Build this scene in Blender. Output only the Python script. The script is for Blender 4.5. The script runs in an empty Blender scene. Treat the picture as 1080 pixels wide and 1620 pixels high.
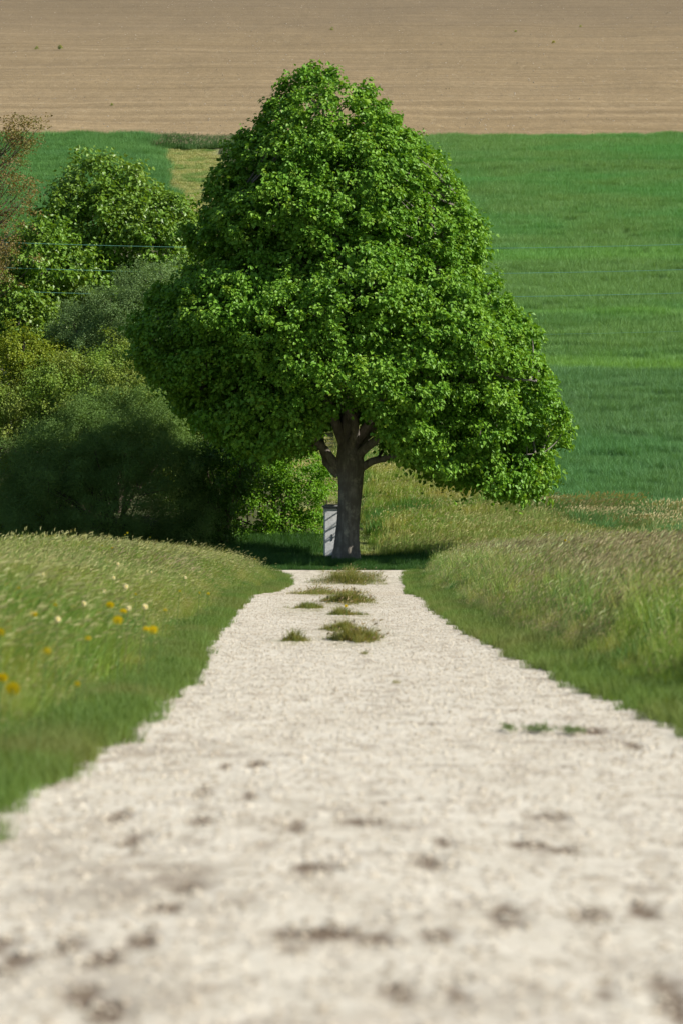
import bpy, math, random
import numpy as np
from mathutils import Vector

S = bpy.context.scene
C = S.collection
rng = np.random.default_rng(7)
random.seed(7)
R = math.radians

# ------------------------------------------------------------------ camera, light, exposure
FPX, HOR, EYE = 6000.0, 860.0, 1.12          # focal length in photo pixels, level line, eye height
cd = bpy.data.cameras.new('camera')
cam = bpy.data.objects.new('camera', cd); C.objects.link(cam)
cd.sensor_fit = 'VERTICAL'; cd.sensor_height = 36.0; cd.sensor_width = 24.0
cd.lens = FPX / 1620 * 36
cam.location = (0, 0, EYE)
cam.rotation_euler = (R(90) + math.atan((HOR - 810) / FPX), 0, 0)
cd.clip_start = 0.1; cd.clip_end = 6000
cd.dof.use_dof = True; cd.dof.focus_distance = 116; cd.dof.aperture_fstop = 4.2
S.camera = cam
SUN_EL, SUN_AZ = R(37), R(102)               # azimuth clockwise from the view direction (+Y)
w = bpy.data.worlds.new('World'); S.world = w; w.use_nodes = True
nt = w.node_tree; bg = nt.nodes['Background']
sky = nt.nodes.new('ShaderNodeTexSky'); sky.sky_type = 'NISHITA'; sky.sun_disc = False
sky.sun_elevation = SUN_EL; sky.sun_rotation = SUN_AZ; sky.air_density = 1.0; sky.dust_density = 0.6
nt.links.new(sky.outputs[0], bg.inputs[0]); bg.inputs[1].default_value = 0.07
sd = bpy.data.lights.new('sun', 'SUN'); sun = bpy.data.objects.new('sun', sd); C.objects.link(sun)
sd.energy = 4.8; sd.angle = R(0.53); sd.color = (1.0, 0.945, 0.86)
tosun = Vector((math.sin(SUN_AZ) * math.cos(SUN_EL), math.cos(SUN_AZ) * math.cos(SUN_EL), math.sin(SUN_EL)))
sun.rotation_euler = tosun.to_track_quat('Z', 'Y').to_euler(); sun.location = tosun * 300
S.view_settings.view_transform = 'Standard'; S.view_settings.look = 'None'
S.view_settings.exposure = 0.7; S.view_settings.gamma = 1.0
S.render.engine = 'CYCLES'
S.cycles.use_denoising = True
S.cycles.max_bounces = 6; S.cycles.transparent_max_bounces = 4; S.cycles.transmission_bounces = 4
S.cycles.diffuse_bounces = 3; S.cycles.glossy_bounces = 2; S.cycles.caustics_reflective = False

# ------------------------------------------------------------------ helpers
def hash2(ix, iy, s=0):
    n = (ix * 374761393 + iy * 668265263 + s * 1442695041).astype(np.int64) & 0x7fffffff
    n = ((n ^ (n >> 13)) * 1274126177) & 0x7fffffff
    return ((n ^ (n >> 16)) & 0xffff) / 65535.0
def vnoise(x, y, s=0):
    x = np.asarray(x, float); y = np.asarray(y, float)
    ix = np.floor(x).astype(np.int64); iy = np.floor(y).astype(np.int64)
    fx = x - ix; fy = y - iy; fx = fx * fx * (3 - 2 * fx); fy = fy * fy * (3 - 2 * fy)
    a = hash2(ix, iy, s); b = hash2(ix + 1, iy, s); c = hash2(ix, iy + 1, s); d = hash2(ix + 1, iy + 1, s)
    return (a * (1 - fx) + b * fx) * (1 - fy) + (c * (1 - fx) + d * fx) * fy
def fbm(x, y, s=0, o=3):
    t = 0; a = .5; n = 0
    for k in range(o):
        t = t + a * vnoise(np.asarray(x) * 2 ** k, np.asarray(y) * 2 ** k, s + k); n += a; a *= .5
    return t / n
def sstep(a, b, x):
    t = np.clip((np.asarray(x, float) - a) / (b - a), 0, 1); return t * t * (3 - 2 * t)

def quadmesh(name, V, F, mat=None, attrs=None, parent=None, smooth=True, link=True):
    V = np.asarray(V, np.float32); F = np.asarray(F, np.int32)
    me = bpy.data.meshes.new(name)
    me.vertices.add(len(V)); me.vertices.foreach_set('co', V.ravel())
    me.loops.add(F.size); me.loops.foreach_set('vertex_index', F.ravel())
    me.polygons.add(len(F)); me.polygons.foreach_set('loop_start', np.arange(0, F.size, 4, dtype=np.int32))
    try: me.polygons.foreach_set('loop_total', np.full(len(F), 4, np.int32))
    except Exception: pass
    me.update(calc_edges=True)
    me.polygons.foreach_set('use_smooth', np.full(len(F), smooth))
    for k, a in (attrs or {}).items():
        at = me.attributes.new(k, 'FLOAT', 'POINT'); at.data.foreach_set('value', np.asarray(a, np.float32))
    if mat: me.materials.append(mat)
    o = bpy.data.objects.new(name, me)
    if link: C.objects.link(o)
    if parent is not None:
        o.parent = parent
        o.location = (-parent.location) if parent.type == 'EMPTY' else (0, 0, 0)
    return o
def join(parts):
    V = []; F = []; n = 0
    for v, f in parts:
        V.append(v); F.append(np.asarray(f) + n); n += len(v)
    return np.concatenate(V), np.concatenate(F)
def tag(o, label=None, cat=None, group=None, kind=None):
    if label: o['label'] = label
    if cat: o['category'] = cat
    if group: o['group'] = group
    if kind: o['kind'] = kind
    return o
def empty(name, loc, label, cat, group=None):
    o = bpy.data.objects.new(name, None); C.objects.link(o); o.location = loc; o.empty_display_size = .3
    return tag(o, label, cat, group)

def tube(P, r, k=8):
    P = np.asarray(P, float); n = len(P); r = np.broadcast_to(np.asarray(r, float), (n,)) if np.ndim(r) else np.full(n, r)
    T = np.gradient(P, axis=0); T /= np.linalg.norm(T, axis=1, keepdims=True) + 1e-9
    ref = np.array([0.31, 0.17, 0.1]); ref = ref if abs(T[0] @ ref) / np.linalg.norm(ref) < .9 else np.array([0, 1., 0])
    U = np.cross(T, ref); U /= np.linalg.norm(U, axis=1, keepdims=True) + 1e-9
    W = np.cross(T, U)
    a = np.arange(k) / k * 2 * np.pi
    V = P[:, None] + r[:, None, None] * (np.cos(a)[None, :, None] * U[:, None] + np.sin(a)[None, :, None] * W[:, None])
    i = np.arange(n - 1)[:, None] * k; j = np.arange(k)[None]; j2 = (j + 1) % k
    F = np.stack([i + j, i + j2, i + k + j2, i + k + j], -1).reshape(-1, 4)
    return V.reshape(-1, 3), F
def bez(a, b, c, n=8):
    t = np.linspace(0, 1, n)[:, None]; a, b, c = map(np.asarray, (a, b, c))
    return (1 - t) ** 2 * a + 2 * t * (1 - t) * b + t * t * c
def smoothline(P, n=24):
    P = np.asarray(P, float); t = np.linspace(0, len(P) - 1, n); o = []
    for q in range(P.shape[1]):
        o.append(np.interp(t, np.arange(len(P)), P[:, q]))
    o = np.stack(o, 1)
    for _ in range(3): o[1:-1] = (o[:-2] + 2 * o[1:-1] + o[2:]) / 4
    return o

def at(px, py, d): return np.array([(px - 540) / FPX * d, d, EYE + (HOR - py) / FPX * d])

# ------------------------------------------------------------------ materials
def newmat(name):
    m = bpy.data.materials.new(name); m.use_nodes = True
    m.node_tree.nodes.clear()
    return m, m.node_tree.nodes, m.node_tree.links
def N(n, t, **k):
    x = n.new(t)
    for a, b in k.items(): setattr(x, a, b)
    return x
def col(c): return (c[0], c[1], c[2], 1)
def mixc(n, l, fac, a, b, mode='MIX'):
    x = N(n, 'ShaderNodeMix', data_type='RGBA', blend_type=mode)
    for s, v in ((0, fac), (6, a), (7, b)):
        if isinstance(v, bpy.types.NodeSocket): l.new(v, x.inputs[s])
        elif s == 0: x.inputs[s].default_value = v
        else: x.inputs[s].default_value = col(v)
    return x.outputs[2]
def noise(n, l, vec, scale, detail=3, rough=.55, stretch=None):
    if stretch:
        mp = N(n, 'ShaderNodeMapping'); mp.inputs[3].default_value = stretch; l.new(vec, mp.inputs[0]); vec = mp.outputs[0]
    x = N(n, 'ShaderNodeTexNoise'); x.inputs['Scale'].default_value = scale; x.inputs['Detail'].default_value = detail
    x.inputs['Roughness'].default_value = rough; l.new(vec, x.inputs['Vector']); return x.outputs['Fac']
def rng_map(n, l, v, a, b, c=0., d=1.):
    x = N(n, 'ShaderNodeMapRange'); l.new(v, x.inputs[0])
    for i, q in enumerate((a, b, c, d)): x.inputs[i + 1].default_value = q
    return x.outputs[0]
LEAFGAIN = {'green_wheat': 2.65, 'green_wheat_upper': 2.3, 'lush_grass': 2.2, 'short_edge_grass': 1.75, 'brown_headed_grass': 2.0, 'pale_headed_grass': 1.4, 'straw_grass': 1.9, 'pink_brown_grass': 1.7,  'yellow_petal': .9, 'cut_grass': 2.0, 'seed_down': 1.5, 'flower_stem': 1, 'feathery_leaf': 2.3, 'big_tree_leaf': 1.8, 'maple_leaf': 1.6, 'hawthorn_leaf': 2.1, 'yellow_green_leaf': 1.6, 'grey_willow_leaf': 1.7, 'creeping': 1.0}
def leafmat(name, c1, c2, c3=None, trans=.35, rough=.5, spec=.18, noisescale=.35, head=None, alt=None, altscale=.12, altrange=(.5, .62), bands=None):
    """leaf / blade: colour by per-leaf 'tint', patch variation by world position, translucent"""
    gain = LEAFGAIN.get(name, 1.45)
    c1, c2, c3, alt, head = [None if q is None else tuple(gain * v for v in q) for q in (c1, c2, c3, alt, head)]
    if bands: bands = [(a_, b_, tuple(gain * v for v in q), z_) for a_, b_, q, z_ in bands]
    m, n, l = newmat(name)
    out = N(n, 'ShaderNodeOutputMaterial'); ti = N(n, 'ShaderNodeAttribute', attribute_name='tint')
    geo = N(n, 'ShaderNodeNewGeometry')
    c = mixc(n, l, ti.outputs['Fac'], c1, c2)
    if c3: c = mixc(n, l, rng_map(n, l, noise(n, l, geo.outputs['Position'], noisescale, 3), .45, .65), c, c3)
    if alt: c = mixc(n, l, rng_map(n, l, noise(n, l, geo.outputs['Position'], altscale, 3), *altrange), c, alt)
    if bands:
        sp = N(n, 'ShaderNodeSeparateXYZ'); l.new(geo.outputs['Position'], sp.inputs[0])
        jit = noise(n, l, geo.outputs['Position'], .25, 2, .5, (.15, 1, 1))
        ad = N(n, 'ShaderNodeMath', operation='MULTIPLY_ADD'); l.new(jit, ad.inputs[0]); ad.inputs[1].default_value = 6; l.new(sp.outputs[1], ad.inputs[2])
        for y0, y1, bc, amt in bands:
            a = rng_map(n, l, ad.outputs[0], y0 + 3, y0 + 4.6, 0, amt); b = rng_map(n, l, ad.outputs[0], y1 + 3, y1 + 4.6, 1, 0)
            mu = N(n, 'ShaderNodeMath', operation='MULTIPLY'); l.new(a, mu.inputs[0]); l.new(b, mu.inputs[1])
            c = mixc(n, l, mu.outputs[0], c, bc)
    if head:
        h = N(n, 'ShaderNodeAttribute', attribute_name='head'); c = mixc(n, l, h.outputs['Fac'], c, head)
    p = N(n, 'ShaderNodeBsdfPrincipled'); l.new(c, p.inputs['Base Color'])
    p.inputs['Roughness'].default_value = rough; p.inputs['Specular IOR Level'].default_value = spec
    t = N(n, 'ShaderNodeBsdfTranslucent')
    l.new(mixc(n, l, 1.0, c, (1.25, 1.15, .45), 'MULTIPLY'), t.inputs[0])
    mx = N(n, 'ShaderNodeMixShader'); mx.inputs[0].default_value = trans
    l.new(p.outputs[0], mx.inputs[1]); l.new(t.outputs[0], mx.inputs[2]); l.new(mx.outputs[0], out.inputs[0])
    return m
def groundmat(name, cols, scales, rough=.95, bump=.6, bscale=12, bdist=.03, stretch=None, extra=None):
    m, n, l = newmat(name)
    out = N(n, 'ShaderNodeOutputMaterial'); geo = N(n, 'ShaderNodeNewGeometry'); pos = geo.outputs['Position']
    c = mixc(n, l, rng_map(n, l, noise(n, l, pos, scales[0], 4, .6, stretch), .35, .65), cols[0], cols[1])
    if len(cols) > 2: c = mixc(n, l, rng_map(n, l, noise(n, l, pos, scales[1], 5, .65, stretch), .5, .68), c, cols[2])
    p = N(n, 'ShaderNodeBsdfPrincipled'); p.inputs['Roughness'].default_value = rough; p.inputs['Specular IOR Level'].default_value = .15
    b = N(n, 'ShaderNodeBump'); b.inputs['Strength'].default_value = bump; b.inputs['Distance'].default_value = bdist
    l.new(noise(n, l, pos, bscale, 6, .7, stretch), b.inputs['Height'])
    if extra: c = extra(n, l, pos, c, b)
    l.new(c, p.inputs['Base Color']); l.new(b.outputs[0], p.inputs['Normal']); l.new(p.outputs[0], out.inputs[0])
    return m

def gravel_extra(n, l, pos, c, b):
    mp_ = N(n, 'ShaderNodeMapping'); mp_.inputs[3].default_value = (1, .3, 1); l.new(pos, mp_.inputs[0])
    v = N(n, 'ShaderNodeTexVoronoi'); v.inputs['Scale'].default_value = 26; l.new(mp_.outputs[0], v.inputs['Vector'])
    sx = N(n, 'ShaderNodeSeparateColor'); l.new(v.outputs['Color'], sx.inputs[0])
    c = mixc(n, l, rng_map(n, l, sx.outputs[0], .0, 1, .0, .55), c, (.60, .55, .45))
    c = mixc(n, l, rng_map(n, l, sx.outputs[1], .84, .95, 0, .45), c, (.20, .16, .11))
    v2 = N(n, 'ShaderNodeTexVoronoi'); v2.inputs['Scale'].default_value = 10; l.new(mp_.outputs[0], v2.inputs['Vector']); s2 = N(n, 'ShaderNodeSeparateColor'); l.new(v2.outputs['Color'], s2.inputs[0])
    c = mixc(n, l, rng_map(n, l, s2.outputs[1], .80, .97, 0, .28), c, (.26, .215, .155))
    c = mixc(n, l, rng_map(n, l, s2.outputs[0], .7, .95, 0, .3), c, (.62, .58, .49))
    d = N(n, 'ShaderNodeAttribute', attribute_name='dirt')
    c = mixc(n, l, d.outputs['Fac'], c, (.115, .08, .05))
    g = N(n, 'ShaderNodeAttribute', attribute_name='moss')
    gm = N(n, 'ShaderNodeMath', operation='MULTIPLY'); l.new(g.outputs['Fac'], gm.inputs[0])
    l.new(rng_map(n, l, noise(n, l, pos, 7, 4, .7), .38, .6), gm.inputs[1])
    c = mixc(n, l, gm.outputs[0], c, (.17, .16, .05))
    return c
def plough_extra(n, l, pos, c, b):
    # furrows running across the slope, warped a little
    sp = N(n, 'ShaderNodeMapping'); sp.inputs[3].default_value = (.012, 1, .0); l.new(pos, sp.inputs[0])
    f1 = noise(n, l, sp.outputs[0], .35, 6, .75)
    f2 = noise(n, l, sp.outputs[0], 1.3, 4, .7)
    c = mixc(n, l, rng_map(n, l, f1, .38, .62, 0, .75), c, (.165, .118, .058))
    c = mixc(n, l, rng_map(n, l, f2, .52, .68, 0, .55), c, (.33, .26, .15))
    v = N(n, 'ShaderNodeTexVoronoi'); v.inputs['Scale'].default_value = 3.0; mv = N(n, 'ShaderNodeMapping'); mv.inputs[3].default_value = (1, .22, 1); l.new(pos, mv.inputs[0]); l.new(mv.outputs[0], v.inputs['Vector'])
    sx = N(n, 'ShaderNodeSeparateColor'); l.new(v.outputs['Color'], sx.inputs[0])
    c = mixc(n, l, rng_map(n, l, sx.outputs[0], 0, 1, 0, .32), c, (.15, .11, .06))
    c = mixc(n, l, rng_map(n, l, sx.outputs[1], .9, 1, 0, .25), c, (.38, .31, .19))
    # broad greyer bands; darkening up the slope puts vignetting and haze into the colour
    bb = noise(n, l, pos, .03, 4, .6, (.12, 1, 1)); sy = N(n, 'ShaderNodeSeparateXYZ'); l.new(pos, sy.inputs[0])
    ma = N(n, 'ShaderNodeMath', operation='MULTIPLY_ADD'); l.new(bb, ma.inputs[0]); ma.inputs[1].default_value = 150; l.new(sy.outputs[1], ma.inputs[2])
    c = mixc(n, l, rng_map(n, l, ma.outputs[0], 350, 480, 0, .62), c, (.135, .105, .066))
    b2 = N(n, 'ShaderNodeBump'); b2.inputs['Strength'].default_value = .8; b2.inputs['Distance'].default_value = .25
    l.new(f2, b2.inputs['Height']); l.new(b2.outputs[0], b.inputs['Normal'])
    return c

M_gravel = groundmat('gravel', [(.43, .395, .315), (.50, .47, .39), (.365, .32, .245)], (1.6, 4), bump=.35, bscale=34, bdist=.012, stretch=(1, .22, 1), extra=gravel_extra)
M_soil = groundmat('meadow_soil', [(.045, .06, .02), (.07, .075, .03), (.10, .085, .05)], (.8, 3))
M_wsoil = groundmat('wheat_soil', [(.03, .07, .025), (.045, .09, .03)], (.8, 3))
M_mown = groundmat('mown_turf', [(.17, .21, .07), (.26, .26, .12), (.34, .31, .17)], (.5, 1.1), bump=.8, bscale=9, bdist=.06)
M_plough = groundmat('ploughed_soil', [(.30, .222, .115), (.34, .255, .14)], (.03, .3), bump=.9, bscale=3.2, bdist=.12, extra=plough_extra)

def stonemat(name, a, b):
    m, n, l = newmat(name); out = N(n, 'ShaderNodeOutputMaterial'); p = N(n, 'ShaderNodeBsdfPrincipled')
    oi = N(n, 'ShaderNodeObjectInfo'); l.new(mixc(n, l, oi.outputs['Random'], a, b), p.inputs[0]); p.inputs['Roughness'].default_value = .9
    l.new(p.outputs[0], out.inputs[0]); return m
M_stone = stonemat('pale_stone', (.30, .25, .18), (.58, .525, .42))
M_flint = stonemat('flint', (.26, .21, .13), (.5, .45, .36))

def barkmat(name, a, b, c):
    def ex(n, l, pos, cc, bb):
        v = noise(n, l, pos, 9, 5, .7, (1, 1, .18))
        cc = mixc(n, l, rng_map(n, l, v, .42, .6), cc, b)
        cc = mixc(n, l, rng_map(n, l, noise(n, l, pos, 2.2, 4, .7), .58, .7), cc, c)
        b2 = N(n, 'ShaderNodeBump'); b2.inputs['Strength'].default_value = 1; b2.inputs['Distance'].default_value = .04
        l.new(v, b2.inputs['Height']); l.new(b2.outputs[0], bb.inputs['Normal']); return cc
    return groundmat(name, [a, b], (4, 9), bump=.6, bscale=40, bdist=.01, extra=ex)
M_bark = barkmat('grey_bark', (.27, .25, .21), (.14, .125, .105), (.33, .31, .24))
M_twig = barkmat('brown_twig', (.15, .12, .09), (.09, .07, .05), (.20, .18, .14))

# ------------------------------------------------------------------ terrain
_eL = np.array([(-40, -1.7), (8, -1.65), (17, -1.6), (20, -1.53), (24, -1.48), (30, -1.42), (34, -1.5), (44, -1.78), (60, -1.88), (70, -2.0), (77, -2.12), (84, -1.95), (95, -1.75), (106, -1.6), (109, -1.8), (111, -2.1), (113, -2.3)])
_eR = np.array([(-40, 2.3), (24, 2.2), (29, 2.08), (35, 1.95), (42, 1.93), (48, 1.8), (61, 1.72), (70, 1.78), (76, 1.62), (90, 1.85), (100, 1.95), (108, 2.0), (111, 2.1), (113, 2.3)])
def edgeL(y): return np.interp(y, _eL[:, 0], _eL[:, 1]) + .22 * (fbm(np.asarray(y) * .9, 0 * np.asarray(y), 5) - .5)
def edgeR(y): return np.interp(y, _eR[:, 0], _eR[:, 1]) + .22 * (fbm(np.asarray(y) * .9, 0 * np.asarray(y) + 9, 6) - .5)
_rz = np.array([(-300, 0), (45, 0), (60, .05), (68, .10), (74, .115), (80, .05), (90, -.03), (104, .0), (110, .2), (112.6, .31), (113.6, .33), (115, .40), (117, .46), (120, .62), (124, 1.2), (130, 2.45), (270, 30.5), (440, 66), (560, 86), (640, 90), (3000, 70)])
def roadz(y):
    y = np.asarray(y, float); return (np.interp(y - 1, _rz[:, 0], _rz[:, 1]) + np.interp(y, _rz[:, 0], _rz[:, 1]) * 2 + np.interp(y + 1, _rz[:, 0], _rz[:, 1])) / 4
ROAD_END = 113.0
def pathx(y): return np.interp(y, [112, 122, 133, 246, 262, 900], [.6, .45, -.45, -9.6, -10.9, -60])
def pathw(y): return np.interp(y, [112, 125, 246], [1.35, 1.25, 1.75])
def hfun(x, y):
    x = np.asarray(x, float); y = np.asarray(y, float)
    z = roadz(y)
    u = np.maximum(edgeL(y) - x, x - edgeR(y))
    near = 1 - sstep(106, 116, y)
    bank = sstep(.0, 3.0, u) * .50 * near * np.where(x > 0, 1.08, 1.0)
    dip = np.where((u < -.1) & (y < 113.2), -.06, 0)                     # the gravel sheet lies here instead
    z = z + bank + dip
    v = x - pathx(y); pw = pathw(y)
    z = z + .32 * sstep(pw - .1, pw + .7, v) * sstep(118, 122, y) * (1 - sstep(250, 262, y)) * np.where(v < 12, 1, 1)
    z = z + (fbm(x * .12, y * .12, 11) - .5) * .5 * sstep(122, 150, y) + (fbm(x * .9, y * .9, 13) - .5) * .10 * (u > .2)
    return z

xs = np.concatenate([[-2500, -900, -400, -200, -120, -80, -60], np.arange(-46, -8, .6), np.arange(-8, 8, .22), np.arange(8, 46.1, .6), [60, 80, 120, 200, 400, 900, 2500]])
ys = np.concatenate([[-1500, -300, -80, -30, -10, 0], np.arange(4, 112, .6), np.arange(112, 136, .35), np.arange(136, 250, 1.), np.arange(250, 275, .5), np.arange(275, 440, 2.5), np.arange(440, 640, 10), [700, 900, 1500, 3000]])
GX, GY = np.meshgrid(xs, ys)
# tilt the field edge a touch: ploughed land begins a little nearer on the far left and in the middle
def plough_edge(x): return 263.3 + .06 * np.maximum(x, 0) + .9 * (fbm(x * .15, x * 0, 21) - .5)
GZ = hfun(GX, GY)
V = np.stack([GX, GY, GZ], -1).reshape(-1, 3)
ny, nx = GX.shape
I = (np.arange(ny - 1)[:, None] * nx + np.arange(nx - 1)[None]); F = np.stack([I, I + 1, I + nx + 1, I + nx], -1).reshape(-1, 4)
cx = V[F].mean(1)
isp = (cx[:, 1] > plough_edge(cx[:, 0]) - .2) & (cx[:, 1] < 690)
ism = (np.abs(cx[:, 0] - pathx(cx[:, 1])) < pathw(cx[:, 1]) + .25) & (cx[:, 1] > 118) & (cx[:, 1] < 256.5) & ~isp
def subsheet(name, mask, mat):
    f = F[mask]; used, inv = np.unique(f, return_inverse=True)
    o = quadmesh(name, V[used], inv.reshape(-1, 4), mat); return tag(o, kind='structure')
g = subsheet('ground', ~isp & ~ism, M_soil)
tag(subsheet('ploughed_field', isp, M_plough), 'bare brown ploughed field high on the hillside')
tag(subsheet('mown_path', ism, M_mown), 'mown grassy path climbing the hill behind the big tree')

# gravel road sheet, fine near the camera where dark hollows show
def img_ground(px, py):
    """world x, y of the road surface seen at a photo pixel"""
    d = np.linspace(7, 113, 6000); z = EYE + (HOR - py) / FPX * d; g_ = roadz(d)
    k = np.argmax(z < g_); k = k if k > 0 else len(d) - 1
    return (px - 540) / FPX * d[k], d[k]
pits = [(135, 1572, .05, .30), (108, 1497, .06, .3), (165, 1517, .06, .3), (228, 1490, .05, .3), (520, 1477, .11, .22), (600, 1486, .07, .2), (455, 1478, .06, .2), (692, 1481, .055, .22),
        (798, 1445, .06, .45), (940, 1447, .06, .3), (1015, 1441, .06, .35), (630, 1569, .05, .3), (722, 1570, .03, .25), (1062, 1572, .05, .5), (1072, 1600, .05, .35), (835, 1338, .09, .2), (890, 1345, .07, .2),
        (880, 1292, .035, .4), (845, 1292, .03, .3), (575, 1302, .12, .22), (405, 1210, .06, .35), (395, 1261, .05, .35), (320, 1300, .05, .3), (935, 1156, .12, .5), (680, 1365, .06, .35), (210, 1330, .06, .4), (20, 1525, .06, .4),
        (470, 1310, .05, .4), (495, 1375, .10, .25), (320, 1255, .05, .3), (360, 1215, .03, .4), (10, 1495, .04, .35), (960, 1570, .03, .25), (170, 1600, .07, .3), (300, 1405, .05, .3), (270, 1440, .07, .2), (190, 1290, .05, .4), (1000, 1180, .06, .4), (705, 1335, .04, .35)]
stains = [(250, 1395, .30, .9, .42), (330, 1400, .22, .5, .35), (90, 1420, .2, .8, .3), (60, 1350, .2, .9, .22), (480, 1480, .2, .4, .35), (160, 1560, .2, .5, .3), (760, 1590, .25, .4, .25), (280, 1180, .25, 1.2, .3), (900, 1160, .3, 1.0, .2), (560, 1590, .18, .4, .2)]
ry = np.concatenate([np.arange(-40, 6, 1.), np.arange(6, 20, .05), np.arange(20, 40, .12), np.arange(40, 113.4, .3)])
ss = np.linspace(0, 1, 100)
RY, SS = np.meshgrid(ry, ss, indexing='ij')
a = edgeL(ry) - .35; b = edgeR(ry) + .35
flare = sstep(109, 112.5, ry) * 5.0                                     # it meets a cross track at its end
a = a - flare; b = b + flare * .8
RX = a[:, None] + (b - a)[:, None] * SS
RZ = roadz(RY) + .004 + (fbm(RX * .8, RY * .12, 31) - .5) * .02 + (fbm(RX * 9, RY * 9, 35) - .5) * .003 * (RY < 40)
RZ = RZ - .03 * sstep(.0, .3, np.maximum(edgeL(RY) - RX, RX - edgeR(RY)) + .02)
dirt = np.zeros_like(RX)
for px, py, rx_, ry_ in pits:
    X, Y = img_ground(px, py); q = ((RX - X) / rx_) ** 2 + ((RY - Y) / (ry_ * 1.2)) ** 2
    q = q * (.3 + 1.7 * fbm(RX * 16, RY * 6, 41, 4)); e = np.exp(-q * 1.1); dirt = np.maximum(dirt, sstep(.25, .75, e) * .95); RZ = RZ - e * .008
for px, py, rx_, ry_, am in stains:
    X, Y = img_ground(px, py); q = ((RX - X) / rx_) ** 2 + ((RY - Y) / ry_) ** 2
    dirt = np.maximum(dirt, np.exp(-q) * am * 1.5 * sstep(.30, .62, fbm(RX * 9, RY * 3.5, 43)))
dirt = np.maximum(dirt, .38 * sstep(.60, .74, fbm(RX * 7, RY * 2.2, 47)))
moss = np.zeros_like(RX)
um = np.maximum(edgeL(RY) - RX, RX - edgeR(RY))
moss = np.maximum(moss, sstep(-.16, .05, um) * .9)
moss = np.maximum(moss, .55 * np.exp(-((RX - .15) / .45) ** 2) * sstep(50, 70, RY))
for px, py, rx_, ry_ in [(552, 918, .9, 5), (518, 940, .8, 7), (548, 954, .6, 5), (556, 978, .35, 4), (556, 1005, .4, 5), (467, 1014, .25, 2), (490, 962, .4, 4)]:
    X, Y = img_ground(px, py); moss = np.maximum(moss, 1.3 * np.exp(-((RX - X) / rx_) ** 2 - ((RY - Y) / ry_) ** 2) * sstep(.3, .55, fbm(RX * 4, RY * 1.2, 91)))
Vr = np.stack([RX, RY, RZ], -1).reshape(-1, 3); ny2, nx2 = RX.shape
I2 = (np.arange(ny2 - 1)[:, None] * nx2 + np.arange(nx2 - 1)[None]); Fr = np.stack([I2, I2 + 1, I2 + nx2 + 1, I2 + nx2], -1).reshape(-1, 4)
tag(quadmesh('gravel_road', Vr, Fr, M_gravel, {'dirt': dirt.ravel(), 'moss': moss.ravel()}), 'pale gravel farm track', kind='structure')

# ------------------------------------------------------------------ scatter by geometry nodes (uncountable stuff only)
def scatter(name, label, cat, pts, rotz, scale, idx, sources, mat):
    sc = bpy.data.collections.new(name + '_sources')
    for s in sources: sc.objects.link(s)
    me = bpy.data.meshes.new(name); n = len(pts)
    me.vertices.add(n); me.vertices.foreach_set('co', np.asarray(pts, np.float32).ravel())
    rot = np.zeros((n, 3), np.float32); rot[:, 2] = rotz
    A = me.attributes.new('rot', 'FLOAT_VECTOR', 'POINT'); A.data.foreach_set('vector', rot.ravel())
    A = me.attributes.new('scl', 'FLOAT', 'POINT'); A.data.foreach_set('value', np.asarray(scale, np.float32))
    A = me.attributes.new('idx', 'INT', 'POINT'); A.data.foreach_set('value', np.asarray(idx, np.int32))
    me.materials.append(mat)
    o = bpy.data.objects.new(name, me); C.objects.link(o)
    g = bpy.data.node_groups.new(name + '_nodes', 'GeometryNodeTree')
    g.interface.new_socket('Geometry', in_out='INPUT', socket_type='NodeSocketGeometry')
    g.interface.new_socket('Geometry', in_out='OUTPUT', socket_type='NodeSocketGeometry')
    gi = g.nodes.new('NodeGroupInput'); go = g.nodes.new('NodeGroupOutput')
    ci = g.nodes.new('GeometryNodeCollectionInfo'); ci.inputs[0].default_value = sc; ci.inputs['Separate Children'].default_value = True
    ip = g.nodes.new('GeometryNodeInstanceOnPoints'); ip.inputs['Pick Instance'].default_value = True
    def na(nm, t):
        x = g.nodes.new('GeometryNodeInputNamedAttribute'); x.data_type = t; x.inputs[0].default_value = nm; return [s for s in x.outputs if s.enabled and s.name == 'Attribute'][0]
    g.links.new(gi.outputs[0], ip.inputs['Points']); g.links.new(ci.outputs[0], ip.inputs['Instance'])
    g.links.new(na('idx', 'INT'), ip.inputs['Instance Index']); g.links.new(na('rot', 'FLOAT_VECTOR'), ip.inputs['Rotation']); g.links.new(na('scl', 'FLOAT'), ip.inputs['Scale'])
    g.links.new(ip.outputs[0], go.inputs[0])
    md = o.modifiers.new('scatter', 'NODES'); md.node_group = g
    return tag(o, label, cat, kind='stuff')

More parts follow.
